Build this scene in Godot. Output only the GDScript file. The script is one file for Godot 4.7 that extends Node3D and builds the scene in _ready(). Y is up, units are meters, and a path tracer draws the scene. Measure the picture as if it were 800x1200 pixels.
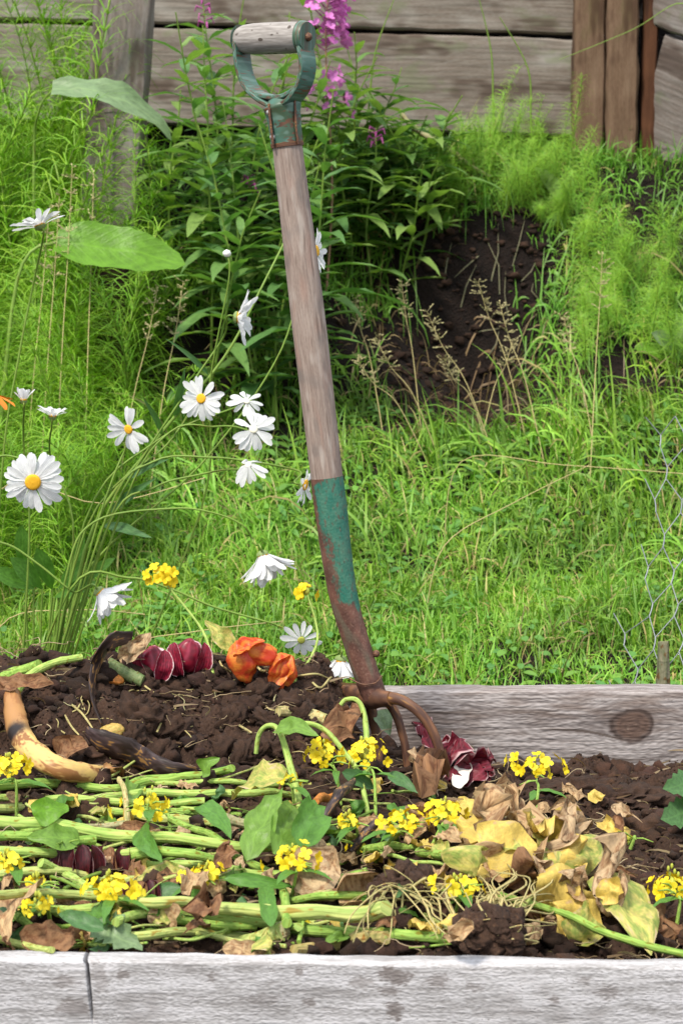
extends Node3D
# A digging fork standing in a compost-topped raised bed, with a lawn, a planted bank and a timber wall behind.
# World: y up, metres; the camera stands at x = 0, z = 0 and looks along -z. "d" is a distance along -z.

const F := 2400.0            # focal length in photograph pixels (800 x 1200)
const PITCH := 0.12435499    # camera pitch, downwards
const CAM_Y := 0.76
const BED_TOP := 0.20

var rng := RandomNumberGenerator.new()
var nz := FastNoiseLite.new()
var used := {}
var M := {}
var TX := {}
var LEAF := {}

# ---------------------------------------------------------------- mesh builder
class MB:
	var v := PackedVector3Array()
	var uv := PackedVector2Array()
	var col := PackedColorArray()
	var ix := PackedInt32Array()
	func add(p: Vector3, t := Vector2.ZERO, c := Color.WHITE) -> int:
		v.append(p); uv.append(t); col.append(c)
		return v.size() - 1
	func tri(a: int, b: int, c: int) -> void:
		ix.append(a); ix.append(b); ix.append(c)
	func quad(a: int, b: int, c: int, d: int) -> void:
		ix.append(a); ix.append(b); ix.append(c)
		ix.append(a); ix.append(c); ix.append(d)
	func grid(first: int, rows: int, cols: int) -> void:
		for r in rows - 1:
			for c in cols - 1:
				var a := first + r * cols + c
				quad(a, a + 1, a + cols + 1, a + cols)
	func mesh() -> ArrayMesh:
		var n := PackedVector3Array()
		n.resize(v.size())
		for k in range(0, ix.size(), 3):
			var a := ix[k]
			var b := ix[k + 1]
			var c := ix[k + 2]
			var f := (v[c] - v[a]).cross(v[b] - v[a])
			n[a] += f; n[b] += f; n[c] += f
		for k in n.size():
			n[k] = n[k].normalized() if n[k].length_squared() > 1e-24 else Vector3.UP
		var arr := []
		arr.resize(Mesh.ARRAY_MAX)
		arr[Mesh.ARRAY_VERTEX] = v
		arr[Mesh.ARRAY_NORMAL] = n
		arr[Mesh.ARRAY_TEX_UV] = uv
		arr[Mesh.ARRAY_COLOR] = col
		arr[Mesh.ARRAY_INDEX] = ix
		var m := ArrayMesh.new()
		m.add_surface_from_arrays(Mesh.PRIMITIVE_TRIANGLES, arr)
		return m

# ---------------------------------------------------------------- small helpers
func lin(r: float, g: float, b: float) -> Color:
	return Color(r, g, b).linear_to_srgb()

func n3(x: float, y: float, z: float) -> float:
	return nz.get_noise_3d(x, y, z)

func rr(a: float, b: float) -> float:
	return rng.randf_range(a, b)

# photograph pixel at distance d -> world point
func P(px: float, py: float, d: float) -> Vector3:
	var cx := (px - 400.0) / F
	var cy := (600.0 - py) / F
	var s := sin(PITCH)
	var c := cos(PITCH)
	var y := cy * c - s
	var z := -cy * s - c
	var k := d / -z
	return Vector3(cx * k, CAM_Y + y * k, z * k)

func mix3(t: float, stops: Array) -> float:   # piecewise linear [x0,y0,x1,y1,...]
	var n := stops.size() / 2
	if t <= stops[0]:
		return stops[1]
	for i in n - 1:
		var x0: float = stops[2 * i]
		var x1: float = stops[2 * i + 2]
		if t <= x1:
			var y0: float = stops[2 * i + 1]
			var y1: float = stops[2 * i + 3]
			var k := (t - x0) / (x1 - x0)
			k = k * k * (3.0 - 2.0 * k)
			return y0 + (y1 - y0) * k
	return stops[2 * n - 1]

# height of the garden ground behind the bed
func lawn(x: float, d: float) -> float:
	var h := exp(-pow((x - 0.29) / 0.19, 2.0)) * 1.0
	var a := mix3(d, [2.7, 0.02, 3.4, 0.17, 4.1, 0.42, 4.5, 0.72, 4.85, 0.98, 5.11, 1.02, 5.15, 1.66, 12.0, 1.7])
	var b := mix3(d, [2.7, 0.02, 3.4, 0.17, 4.1, 0.40, 4.46, 0.44, 4.60, 0.86, 4.78, 0.97, 5.11, 1.02, 5.15, 1.66, 12.0, 1.7])
	var y := lerpf(a, b, h)
	y += 0.018 * n3(x * 3.0, d * 3.0, 4.0) + 0.006 * n3(x * 14.0, d * 14.0, 9.0)
	var bank := smoothstep(4.2, 4.5, d) * (1.0 - smoothstep(4.85, 5.0, d))
	y += bank * h * 0.035 * n3(x * 9.0, d * 16.0, 2.0)
	return y

# height of the soil in the bed
func soil(x: float, d: float) -> float:
	var left := mix3(d, [1.6, 0.175, 2.0, 0.175, 2.20, 0.182, 2.30, 0.246, 2.44, 0.268, 2.6, 0.16])
	var flat_left := mix3(d, [1.6, 0.175, 2.0, 0.175, 2.22, 0.183, 2.40, 0.20, 2.6, 0.15])
	var right := mix3(d, [1.6, 0.15, 1.8, 0.148, 2.1, 0.125, 2.35, 0.118, 2.6, 0.098])
	var mid := mix3(d, [1.6, 0.165, 2.0, 0.165, 2.3, 0.15, 2.6, 0.115])
	var mound := smoothstep(-0.50, -0.38, x)
	var l := lerpf(flat_left, left, mound)
	var y := lerpf(l, mid, smoothstep(-0.035, 0.05, x))
	y = lerpf(y, right, smoothstep(0.10, 0.22, x))
	y += 0.04 * exp(-pow((x - 0.17) / 0.10, 2.0) - pow((d - 1.92) / 0.16, 2.0))
	y += 0.020 * n3(x * 7.0 + 3.0, d * 7.0, 1.0) + 0.016 * n3(x * 19.0, d * 19.0, 5.0) + 0.010 * n3(x * 33.0, d * 33.0, 6.0)
	y += 0.008 * absf(n3(x * 45.0, d * 45.0, 8.0)) + 0.004 * n3(x * 110.0, d * 110.0, 3.0)
	return minf(y, 0.196 + smoothstep(1.63, 1.72, d) * 0.2)

func ground(x: float, d: float) -> float:
	if d > 1.56 and d < 2.63 and x > -0.78 and x < 0.88:
		return soil(x, d)
	return lawn(x, d)

# photograph pixel -> point where its ray meets the ground, raised by lift
func G(px: float, py: float, lift := 0.0) -> Vector3:
	var d := 1.56
	while d < 5.2:
		var p := P(px, py, d)
		if p.y <= ground(p.x, d) + lift:
			return p
		d += 0.004
	return P(px, py, 4.9)

func basis_yz(y: Vector3, zhint: Vector3) -> Basis:
	var yy := y.normalized()
	var x := yy.cross(zhint)
	if x.length() < 1e-4:
		x = yy.cross(Vector3(0.3, 0.2, 1.0))
	x = x.normalized()
	return Basis(x, yy, x.cross(yy))

# ---------------------------------------------------------------- scene nodes
func numbered(called: String) -> String:
	var k: int = used.get(called, 0)
	used[called] = k + 1
	return called if k == 0 else "%s_%03d" % [called, k]

func thing(called: String, label: String, category: String, at := Vector3.ZERO, group := "") -> Node3D:
	var o := Node3D.new()
	o.name = numbered(called)
	add_child(o)
	o.position = at
	o.set_meta("label", label)
	o.set_meta("category", category)
	if group:
		o.set_meta("group", group)
	return o

# a part whose mesh is in the parent's own axes
func part(parent: Node3D, called: String, mesh: Mesh, m: Material, xf := Transform3D()) -> MeshInstance3D:
	var o := MeshInstance3D.new()
	o.name = called
	o.mesh = mesh
	o.material_override = m
	o.transform = xf
	parent.add_child(o, true)
	return o

# a part of a top-level thing whose mesh is in world coordinates
func wpart(parent: Node3D, called: String, mesh: Mesh, m: Material) -> MeshInstance3D:
	return part(parent, called, mesh, m, Transform3D(Basis(), -parent.position))

func single(called: String, label: String, category: String, mesh: Mesh, m: Material, xf := Transform3D(), group := "") -> MeshInstance3D:
	var o := MeshInstance3D.new()
	o.name = numbered(called)
	o.mesh = mesh
	o.material_override = m
	add_child(o)
	o.transform = xf
	o.set_meta("label", label)
	o.set_meta("category", category)
	if group:
		o.set_meta("group", group)
	return o

func stuff(called: String, label: String, category: String, mesh: Mesh, m: Material, xfs: Array, cols: Array) -> void:
	var mm := MultiMesh.new()
	mm.transform_format = MultiMesh.TRANSFORM_3D
	mm.use_colors = true
	mm.mesh = mesh
	mm.instance_count = xfs.size()
	for k in xfs.size():
		mm.set_instance_transform(k, xfs[k])
		mm.set_instance_color(k, cols[k])
	var o := MultiMeshInstance3D.new()
	o.name = numbered(called)
	o.multimesh = mm
	o.material_override = m
	add_child(o)
	o.set_meta("label", label)
	o.set_meta("category", category)
	o.set_meta("kind", "stuff")

# ---------------------------------------------------------------- shapes
func smooth_path(pts: Array, per := 6) -> Array:
	var out := []
	var n := pts.size()
	for i in n - 1:
		var a: Vector3 = pts[maxi(i - 1, 0)]
		var b: Vector3 = pts[i]
		var c: Vector3 = pts[i + 1]
		var e: Vector3 = pts[mini(i + 2, n - 1)]
		for k in per:
			out.append(b.cubic_interpolate(c, a, e, float(k) / per))
	out.append(pts[n - 1])
	return out

# radius: a number or an array of numbers spread along the path
func rad_at(r: Variant, t: float) -> float:
	if r is Array:
		var n: int = r.size()
		var f := clampf(t, 0.0, 1.0) * (n - 1)
		var i := mini(int(f), n - 2)
		return lerpf(r[i], r[i + 1], f - i)
	return r

func tube(mb: MB, pts: Array, r: Variant, sides := 6, c := Color.WHITE, ref := Vector3(0, 0, -1), squash := 1.0, cap := true, bump := 0.0) -> void:
	var n := pts.size()
	var t: Vector3 = (pts[1] - pts[0]).normalized()
	var nn := (ref - t * ref.dot(t))
	if nn.length() < 1e-3:
		nn = Vector3.UP - t * t.y
	nn = nn.normalized()
	var total := 0.0
	for i in n - 1:
		total += pts[i].distance_to(pts[i + 1])
	var arc := 0.0
	var first := mb.v.size()
	for i in n:
		var p: Vector3 = pts[i]
		var tt: Vector3 = (pts[mini(i + 1, n - 1)] - pts[maxi(i - 1, 0)]).normalized()
		nn = (nn - tt * nn.dot(tt)).normalized()
		var b := tt.cross(nn)
		if i > 0:
			arc += p.distance_to(pts[i - 1])
		var f := arc / total
		var rad := rad_at(r, f)
		for k in sides + 1:
			var a := TAU * k / sides
			var q := rad
			if bump > 0.0:
				var o := nn * cos(a) + b * sin(a)
				q *= 1.0 + bump * n3(p.x * 60.0 + o.x * 2.0, p.y * 60.0 + o.y * 2.0, p.z * 60.0 + o.z * 2.0)
			mb.add(p + nn * (cos(a) * q * squash) + b * (sin(a) * q), Vector2(float(k) / sides, f), c)
	for i in n - 1:
		for k in sides:
			var a := first + i * (sides + 1) + k
			mb.quad(a, a + sides + 1, a + sides + 2, a + 1)
	if cap:
		for e in 2:
			var row := first + (0 if e == 0 else (n - 1) * (sides + 1))
			var ctr := mb.add(pts[0 if e == 0 else n - 1], Vector2(0.5, float(e)), c)
			var ring := []
			for k in sides:
				ring.append(mb.add(mb.v[row + k], Vector2(0.5 + 0.5 * cos(TAU * k / sides), float(e)), c))
			for k in sides:
				var k2: int = ring[(k + 1) % sides]
				if e == 0:
					mb.tri(ctr, ring[k], k2)
				else:
					mb.tri(ctr, k2, ring[k])

func tube_mesh(pts: Array, r: Variant, sides := 6, squash := 1.0, bump := 0.0) -> ArrayMesh:
	var mb := MB.new()
	tube(mb, pts, r, sides, Color.WHITE, Vector3(0, 0, -1), squash, true, bump)
	return mb.mesh()

func profile(kind: int, t: float) -> float:
	match kind:
		0: return pow(sin(PI * pow(t, 0.75)), 0.85) * (1.0 - 0.15 * t) + 0.04 * (1.0 - t)   # lance
		1: return pow(sin(PI * pow(t, 0.62)), 0.75) + 0.05 * (1.0 - t)                       # egg-shaped
		2: return (0.32 + 0.68 * smoothstep(0.0, 0.55, t)) * sqrt(maxf(0.0, 1.0 - pow(maxf(t - 0.72, 0.0) / 0.28, 2.2) * 0.86)) # petal
		3: return minf(1.0, minf(0.35 + t * 5.0, 0.12 + (1.0 - t) * 4.0))                    # strap
		4: return pow(sin(PI * (0.08 + 0.92 * pow(t, 0.85))), 0.5)                             # oblong
		5: return pow(sin(PI * pow(t, 1.35)), 0.8) + 0.12 * (1.0 - t)                        # broad near the tip
	return 1.0

# leaf along +y from the origin, upper face +z, curving towards -z by "bend" radians; edges curl up by "curl"
func leaf(length: float, width: float, kind := 0, bend := 0.6, curl := 0.3, crumple := 0.0, sd := 0.0, rows := 9, cols := 5, teeth := 0.0, wave := 0.0) -> ArrayMesh:
	var mb := MB.new()
	leaf_in(mb, Transform3D(), length, width, kind, bend, curl, crumple, sd, rows, cols, teeth, wave)
	return mb.mesh()

func leaf_in(mb: MB, xf: Transform3D, length: float, width: float, kind := 0, bend := 0.6, curl := 0.3, crumple := 0.0, sd := 0.0, rows := 9, cols := 5, teeth := 0.0, wave := 0.0, c := Color.WHITE) -> void:
	var first := mb.v.size()
	var y := 0.0
	var z := 0.0
	for r in rows:
		var t := float(r) / (rows - 1)
		var ang := bend * t
		if r > 0:
			y += cos(bend * (t - 0.5 / (rows - 1))) * length / (rows - 1)
			z -= sin(bend * (t - 0.5 / (rows - 1))) * length / (rows - 1)
		var w := maxf(profile(kind, t), 0.015) * width * 0.5
		var out := Vector3(0, sin(ang), cos(ang))
		for q in cols:
			var s := 2.0 * q / (cols - 1) - 1.0
			var ww := w
			if teeth > 0.0 and absf(s) > 0.9:
				ww *= 1.0 - teeth * (r % 2)
			var x := s * ww
			var lift := 0.0
			if absf(curl) > 0.01:
				x = ww * sin(curl * s) / curl
				lift = ww * (1.0 - cos(curl * s)) / curl
			var p := Vector3(x, y, z) + out * lift
			if wave > 0.0:
				p += out * wave * w * absf(s) * sin(t * 14.0 + s * 1.3 + sd * 3.0)
			if crumple > 0.0:
				var k := crumple * width
				var f := 1.6 / width
				p += Vector3(n3(p.x * f + sd, p.y * f, 1.0), n3(p.x * f, p.y * f + sd, 7.0), 1.7 * n3(p.x * f + sd, p.y * f - sd, 13.0)) * k
			mb.add(xf * p, Vector2(0.5 + 0.5 * s, t), c)
	mb.grid(first, rows, cols)

# a lumpy ball
func lump(radii: Vector3, rough := 0.2, freq := 1.5, sd := 0.0, rings := 9, segs := 12) -> ArrayMesh:
	var mb := MB.new()
	lump_in(mb, Transform3D(), radii, rough, freq, sd, rings, segs)
	return mb.mesh()

func lump_in(mb: MB, xf: Transform3D, radii: Vector3, rough := 0.2, freq := 1.5, sd := 0.0, rings := 9, segs := 12, c := Color.WHITE) -> void:
	var first := mb.v.size()
	for r in rings:
		var th := PI * r / (rings - 1)
		for s in segs + 1:
			var ph := TAU * (s % segs) / segs
			var n := Vector3(sin(th) * cos(ph), cos(th), sin(th) * sin(ph))
			var k := 1.0 + rough * (n3(n.x * freq + sd, n.y * freq, n.z * freq) + 0.3 * n3(n.x * freq * 2.7, n.y * freq * 2.7 + sd, n.z * freq * 2.7))
			mb.add(xf * (n * radii * k), Vector2(float(s) / segs, float(r) / (rings - 1)), c)
	mb.grid(first, rings, segs + 1)

# profile turned about +y: pts are (radius, height)
func lathe(pts: Array, segs := 16) -> ArrayMesh:
	var mb := MB.new()
	for r in pts.size():
		for s in segs + 1:
			var a := TAU * s / segs
			mb.add(Vector3(pts[r].x * cos(a), pts[r].y, pts[r].x * sin(a)), Vector2(float(s) / segs, float(r) / (pts.size() - 1)))
	for r in pts.size() - 1:
		for s in segs:
			var a := r * (segs + 1) + s
			mb.quad(a, a + 1, a + segs + 2, a + segs + 1)
	return mb.mesh()

# weathered plank: length along x, height y (0 at its foot), thickness z (0 .. -t); edges eased and uneven
func plank(l: float, h: float, t: float, step := 0.03, rough := 0.0012, sd := 0.0, ease := 0.003, stations := [], crack := Vector3.ZERO) -> ArrayMesh:
	var mb := MB.new()
	var ring := []   # (y, z)
	var nh := 8
	var nt := 4
	for i in nh + 1:
		ring.append(Vector2(ease + (h - 2 * ease) * i / nh, 0.0))
	for i in nt + 1:
		ring.append(Vector2(h, -(ease + (t - 2 * ease) * i / nt)))
	for i in nh + 1:
		ring.append(Vector2(h - ease - (h - 2 * ease) * i / nh, -t))
	for i in nt + 1:
		ring.append(Vector2(0.0, -(t - ease - (t - 2 * ease) * i / nt)))
	ring.append(ring[0])
	var xs := []
	var n := int(ceil(l / step))
	for i in n + 1:
		xs.append(l * i / n)
	for s in stations:
		xs.append(s)
	xs.sort()
	var m := ring.size()
	for i in xs.size():
		var x: float = xs[i]
		var vv := 0.0
		for k in m:
			var q: Vector2 = ring[k]
			if k > 0:
				vv += ring[k].distance_to(ring[k - 1])
			var p := Vector3(x, q.x, q.y)
			var a := rough * (n3(x * 9.0 + sd, q.x * 22.0, q.y * 22.0) + 0.7 * n3(x * 40.0 + sd, q.x * 60.0, q.y * 60.0))
			var o := Vector3(0, (q.x - h * 0.5) / h, (q.y + t * 0.5) / t)
			p += o * a * 2.0
			if crack != Vector3.ZERO and absf(x - crack.x) < 0.0075:   # a split running down from the top edge: x, depth, lower end
				var along := (h - q.x) / (h - crack.z)
				p.x += 0.006 * along + 0.0025 * sin(along * 7.0)
				if absf(x - crack.x) < 0.0006 and q.x > crack.z and q.y > -t * 0.9:
					if q.y > -0.001:
						p.z -= crack.y * (1.0 - 0.6 * along)
					else:
						p.y -= crack.y
			mb.add(p, Vector2(x, vv))
	mb.grid(0, xs.size(), m)
	for e in 2:
		var row := 0 if e == 0 else (xs.size() - 1) * m
		var idx := []
		for k in m - 1:
			idx.append(mb.add(mb.v[row + k], Vector2(ring[k].y * 2.0, ring[k].x)))
		var ctr := mb.add(Vector3(0.0 if e == 0 else l, h * 0.5, -t * 0.5), Vector2(0, h * 0.5))
		for k in m - 1:
			if e == 0:
				mb.tri(ctr, idx[k], idx[(k + 1) % (m - 1)])
			else:
				mb.tri(ctr, idx[(k + 1) % (m - 1)], idx[k])
	return mb.mesh()

# ---------------------------------------------------------------- textures (computed)
func tex(w: int, h: int, f: Callable) -> ImageTexture:
	var data := PackedByteArray()
	data.resize(w * h * 3)
	var k := 0
	for y in h:
		for x in w:
			var c: Color = f.call((x + 0.5) / w, (y + 0.5) / h)
			data[k] = clampi(int(c.r * 255.0), 0, 255)
			data[k + 1] = clampi(int(c.g * 255.0), 0, 255)
			data[k + 2] = clampi(int(c.b * 255.0), 0, 255)
			k += 3
	var im := Image.create_from_data(w, h, false, Image.FORMAT_RGB8, data)
	return ImageTexture.create_from_image(im)

func normal_of(w: int, h: int, strength: float, f: Callable) -> ImageTexture:
	var data := PackedFloat32Array()
	data.resize(w * h)
	var k := 0
	for y in h:
		for x in w:
			data[k] = f.call((x + 0.5) / w, (y + 0.5) / h)
			k += 1
	var im := Image.create_from_data(w, h, false, Image.FORMAT_RF, data.to_byte_array())
	im.bump_map_to_normal_map(strength)
	return ImageTexture.create_from_image(im)

func tn(u: float, v: float, fu: float, fv: float, sd: float) -> float:
	return nz.get_noise_3d(u * fu * 0.8, v * fv * 0.8, sd * 3.7)

func mat(color: Color, rough := 0.7, t: Texture2D = null, normal: Texture2D = null, nscale := 1.0) -> StandardMaterial3D:
	var m := StandardMaterial3D.new()
	m.albedo_color = color
	m.roughness = rough
	m.metallic_specular = 0.4
	if t:
		m.albedo_texture = t
	if normal:
		m.normal_enabled = true
		m.normal_texture = normal
		m.normal_scale = nscale
	return m

func leafmat(color: Color, rough := 0.5, t: Texture2D = null, through := Color(0.74, 0.80, 0.42)) -> StandardMaterial3D:
	var m := mat(color, rough, t)
	m.vertex_color_use_as_albedo = true
	m.cull_mode = BaseMaterial3D.CULL_DISABLED
	m.backlight_enabled = true
	m.backlight = through
	return m

# ---------------------------------------------------------------- materials
func make_materials() -> void:
	# weathered wood: u along the board, v across it, one tile is 1.4 x 0.5 m
	var grain := func(u: float, v: float, sd: float) -> float:
		var warp := 0.03 * tn(u, v, 5.0, 3.0, sd + 3.0)
		return 0.26 * tn(u, v + warp, 9.0, 45.0, sd) + 0.30 * tn(u, v + warp, 30.0, 150.0, sd + 7.0) + 0.30 * tn(u, v, 160.0, 260.0, sd + 11.0)
	var spots := [[459, 1146, 20, 10, 0.9], [462, 1190, 9, 12, 0.85], [452, 1165, 14, 6, 0.5], [346, 1141, 5, 7, 0.6], [358, 1181, 9, 6, 0.6], [513, 1153, 14, 9, 0.55], [425, 1156, 16, 8, 0.45], [656, 1176, 7, 7, 0.75], [62, 1160, 14, 8, 0.5], [67, 1190, 16, 9, 0.55], [131, 1149, 7, 5, 0.6], [100, 1150, 9, 22, 0.35], [240, 1150, 6, 5, 0.5], [560, 1160, 10, 6, 0.4], [720, 1165, 14, 8, 0.45], [300, 1178, 22, 6, 0.3], [690, 1150, 8, 4, 0.4]]
	TX.front = tex(1536, 512, func(u: float, v: float):
		var px := 400.0 + (u - 0.5) * 0.85 / 1.585 * F
		var py := 1128.0 + (0.2 - v * 0.46) * F / 1.585
		var fib := tn(u, v, 34.0, 210.0, 31.0)
		var fine := tn(u, v, 190.0, 420.0, 32.0)
		var pit := tn(u, v, 420.0, 330.0, 38.0)
		var g := 0.35 * tn(u, v + 0.01 * tn(u, v, 6.0, 3.0, 4.0), 7.0, 40.0, 1.0) + 0.35 * fib + 0.35 * fine
		var stain := 0.5 * smoothstep(0.35, 0.9, 0.6 * tn(u, v, 9.0, 7.0, 21.0) + 0.35 * tn(u, v, 40.0, 30.0, 22.0) + 0.25 * fine)
		# dirt rubbed into the sawn face, where the photograph shows it
		for q in spots:
			if absf(px - q[0]) < q[2] * 1.6 and absf(py - q[1]) < q[3] * 1.6:
				var e := pow((px - q[0]) / q[2], 2.0) + pow((py - q[1]) / q[3], 2.0)
				stain = maxf(stain, q[4] * smoothstep(1.8, 0.3, e + 0.7 * tn(u, v, 60.0, 60.0, 40.0) + 0.9 * fine))
		var c := Color(0.735, 0.725, 0.73).lerp(Color(0.53, 0.515, 0.51), clampf(0.40 - g * 1.25, 0, 1))
		c = c.lerp(Color(0.42, 0.395, 0.385), 0.75 * smoothstep(0.62, 0.85, pit * 0.8 + 0.25 * fib))
		return c.lerp(Color(0.36, 0.325, 0.31), stain * 0.8))
	TX.front_n = normal_of(1536, 512, 0.5, func(u: float, v: float): return 0.5 * tn(u, v, 190.0, 420.0, 32.0) + 0.35 * tn(u, v, 34.0, 210.0, 31.0) - 0.4 * smoothstep(0.5, 0.85, tn(u, v, 420.0, 330.0, 38.0)))
	TX.back = tex(1536, 448, func(u: float, v: float):
		var dx: float = (u - 0.829) * 1.4
		var dy: float = (v - 0.302) * 0.5
		var rk := sqrt(dx * dx * 0.85 + dy * dy * 1.45) + 0.0035 * tn(u, v, 40.0, 16.0, 53.0) + 0.0015 * tn(u, v, 160.0, 60.0, 54.0)
		var push := exp(-dx * dx / 0.0035) * 0.055 * clampf(dy / 0.03, -1, 1) * exp(-absf(dy) * 14.0)
		var vv := v - push
		var g := 0.30 * tn(u, vv, 6.0, 45.0, 3.0) + 0.32 * tn(u, vv, 26.0, 170.0, 10.0) + 0.35 * tn(u, vv, 140.0, 300.0, 14.0)
		var c := Color(0.66, 0.63, 0.62).lerp(Color(0.44, 0.405, 0.395), clampf(0.45 - g * 1.35, 0, 1))
		c = c.lerp(Color(0.40, 0.335, 0.30), 0.55 * smoothstep(0.2, 0.9, 0.7 * tn(u, v, 6.0, 7.0, 51.0) + 0.4 * tn(u, v, 30.0, 60.0, 55.0)))
		c = c.lerp(Color(0.27, 0.225, 0.20), 0.7 * smoothstep(0.62, 0.8, tn(u, vv, 12.0, 150.0, 56.0)))
		var ring := 0.5 + 0.5 * sin(rk * 900.0 + 2.2 * tn(u, v, 60.0, 30.0, 52.0))
		var k := 1.0 - smoothstep(0.019, 0.0275, rk)
		var kc := Color(0.37, 0.29, 0.25).lerp(Color(0.28, 0.215, 0.19), clampf(0.5 * ring + 0.5 * tn(u, v, 110.0, 60.0, 57.0), 0, 1))
		kc = kc.lerp(Color(0.50, 0.43, 0.38), 0.6 * smoothstep(0.35, 0.8, tn(u, v, 260.0, 60.0, 58.0) - rk * 18.0))
		c = c.lerp(kc, k * 0.92)
		return c.lerp(Color(0.215, 0.165, 0.145), 0.75 * exp(-pow((rk - 0.0255) / 0.0032, 2.0))))
	TX.back_n = normal_of(1024, 320, 0.7, func(u: float, v: float): return 0.5 * tn(u, v, 26.0, 170.0, 10.0) + 0.4 * tn(u, v, 140.0, 300.0, 14.0))
	TX.wall = tex(1024, 448, func(u: float, v: float):
		var g: float = grain.call(u, v, 5.0)
		var b := 0.6 * tn(u, v, 7.0, 5.0, 61.0) + 0.3 * tn(u, v, 22.0, 14.0, 62.0)
		var c := Color(0.58, 0.535, 0.48).lerp(Color(0.45, 0.39, 0.335), clampf(0.5 - g * 0.8, 0, 1))
		c = c.lerp(Color(0.70, 0.67, 0.62), 0.6 * smoothstep(0.1, 0.6, b))
		c = c.lerp(Color(0.46, 0.47, 0.34), 0.5 * smoothstep(0.2, 0.6, 0.7 * tn(u, v, 12.0, 9.0, 64.0) + 0.3 * tn(u, v, 60.0, 40.0, 65.0)))
		return c.lerp(Color(0.30, 0.235, 0.19), 0.65 * smoothstep(0.25, 0.75, tn(u, v, 5.0, 8.0, 63.0) + 0.3 * tn(u, v, 40.0, 50.0, 66.0))))
	TX.wall_n = normal_of(384, 192, 0.4, func(u: float, v: float): return 0.7 * tn(u, v, 12.0, 90.0, 36.0))
	TX.handle = tex(256, 1024, func(u: float, v: float):
		var g := 0.30 * tn(u, v, 30.0, 5.0, 71.0) + 0.25 * tn(u, v, 80.0, 18.0, 72.0) + 0.15 * tn(u, v, 120.0, 90.0, 73.0)
		var c := Color(0.66, 0.605, 0.575).lerp(Color(0.53, 0.465, 0.435), clampf(0.5 - g * 1.3, 0, 1))
		c = c.lerp(Color(0.67, 0.53, 0.48), 0.35 * smoothstep(0.15, 0.8, tn(u, v, 9.0, 7.0, 74.0)))
		c = c.lerp(Color(0.42, 0.36, 0.33), 0.6 * smoothstep(0.45, 0.85, tn(u, v, 34.0, 9.0, 75.0)))
		c = c.lerp(Color(0.46, 0.43, 0.42), 0.55 * smoothstep(0.3, 0.8, tn(u, v, 6.0, 11.0, 79.0)))
		return c.lerp(Color(0.74, 0.71, 0.69), 0.5 * smoothstep(0.3, 0.8, tn(u, v, 12.0, 10.0, 77.0))))
	TX.handle_n = normal_of(256, 1024, 0.8, func(u: float, v: float): return tn(u, v, 50.0, 9.0, 71.0) + 0.4 * tn(u, v, 110.0, 60.0, 72.0))
	TX.grip = tex(256, 256, func(u: float, v: float):
		var g := 0.4 * tn(u, v, 34.0, 3.0, 81.0) + 0.25 * tn(u, v, 90.0, 10.0, 82.0)
		var c := Color(0.66, 0.635, 0.615).lerp(Color(0.49, 0.465, 0.445), clampf(0.5 - g * 1.2, 0, 1))
		return c.lerp(Color(0.27, 0.235, 0.21), 0.85 * smoothstep(0.62, 0.8, tn(u, v, 14.0, 9.0, 84.0))))
	# painted metal: teal paint worn down to rust, u = 0.25 right, 0.5 front, 0.75 left
	TX.shaft = tex(256, 768, func(u: float, v: float):
		var rust := Color(0.44, 0.305, 0.26).lerp(Color(0.33, 0.225, 0.195), clampf(0.5 + 0.7 * tn(u, v, 10.0, 16.0, 91.0), 0, 1))
		rust = rust.lerp(Color(0.52, 0.41, 0.35), 0.5 * smoothstep(0.2, 0.8, tn(u, v, 40.0, 70.0, 92.0)))
		rust = rust.lerp(Color(0.36, 0.385, 0.32), 0.5 * smoothstep(0.1, 0.7, tn(u, v, 8.0, 7.0, 93.0)))
		var edge := 0.56 + 0.03 * tn(u, v, 9.0, 10.0, 94.0)
		var over := 0.80 - 3.0 * maxf(v - edge, 0.0) / 0.1 - 3.8 * absf(u - 0.375) + 0.30 * tn(u, v, 9.0, 10.0, 95.0) + 0.22 * tn(u, v, 45.0, 60.0, 96.0)
		over += 0.5 * (1.0 - smoothstep(0.12, 0.36, v)) * (1.0 - smoothstep(0.14, 0.3, absf(u - 0.43)))
		over -= 0.7 * (1.0 - smoothstep(0.0, 0.03, v))
		var paint := Color(0.13, 0.42, 0.36).lerp(Color(0.30, 0.49, 0.41), clampf(0.45 + 0.5 * tn(u, v, 8.0, 9.0, 97.0) + 0.3 * tn(u, v, 50.0, 50.0, 99.0), 0, 1))
		paint = paint.lerp(rust, 0.55 * smoothstep(0.3, 0.8, tn(u, v, 30.0, 34.0, 106.0)))
		return rust.lerp(paint, 0.88 * smoothstep(-0.12, 0.42, over)))
	TX.shaft_n = normal_of(256, 768, 0.7, func(u: float, v: float): return tn(u, v, 40.0, 80.0, 92.0) + 0.5 * tn(u, v, 90.0, 180.0, 98.0))
	TX.strap = tex(256, 256, func(u: float, v: float):
		var rust := Color(0.44, 0.31, 0.24).lerp(Color(0.30, 0.22, 0.18), clampf(0.5 + 0.7 * tn(u, v, 8.0, 8.0, 101.0), 0, 1))
		var paint := Color(0.28, 0.42, 0.37).lerp(Color(0.25, 0.31, 0.22), clampf(0.25 + 0.9 * tn(u, v, 3.0, 3.0, 102.0) + 0.5 * smoothstep(0.9, 1.6, v), 0, 1))
		paint = paint.lerp(Color(0.46, 0.56, 0.53), 0.6 * smoothstep(0.2, 0.7, tn(u, v, 9.0, 7.0, 103.0)))
		var over := 0.36 + 0.5 * tn(u, v, 4.0, 5.0, 104.0) + 0.4 * tn(u, v, 22.0, 22.0, 105.0)
		return rust.lerp(paint, smoothstep(0.0, 0.35, over)))
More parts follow.
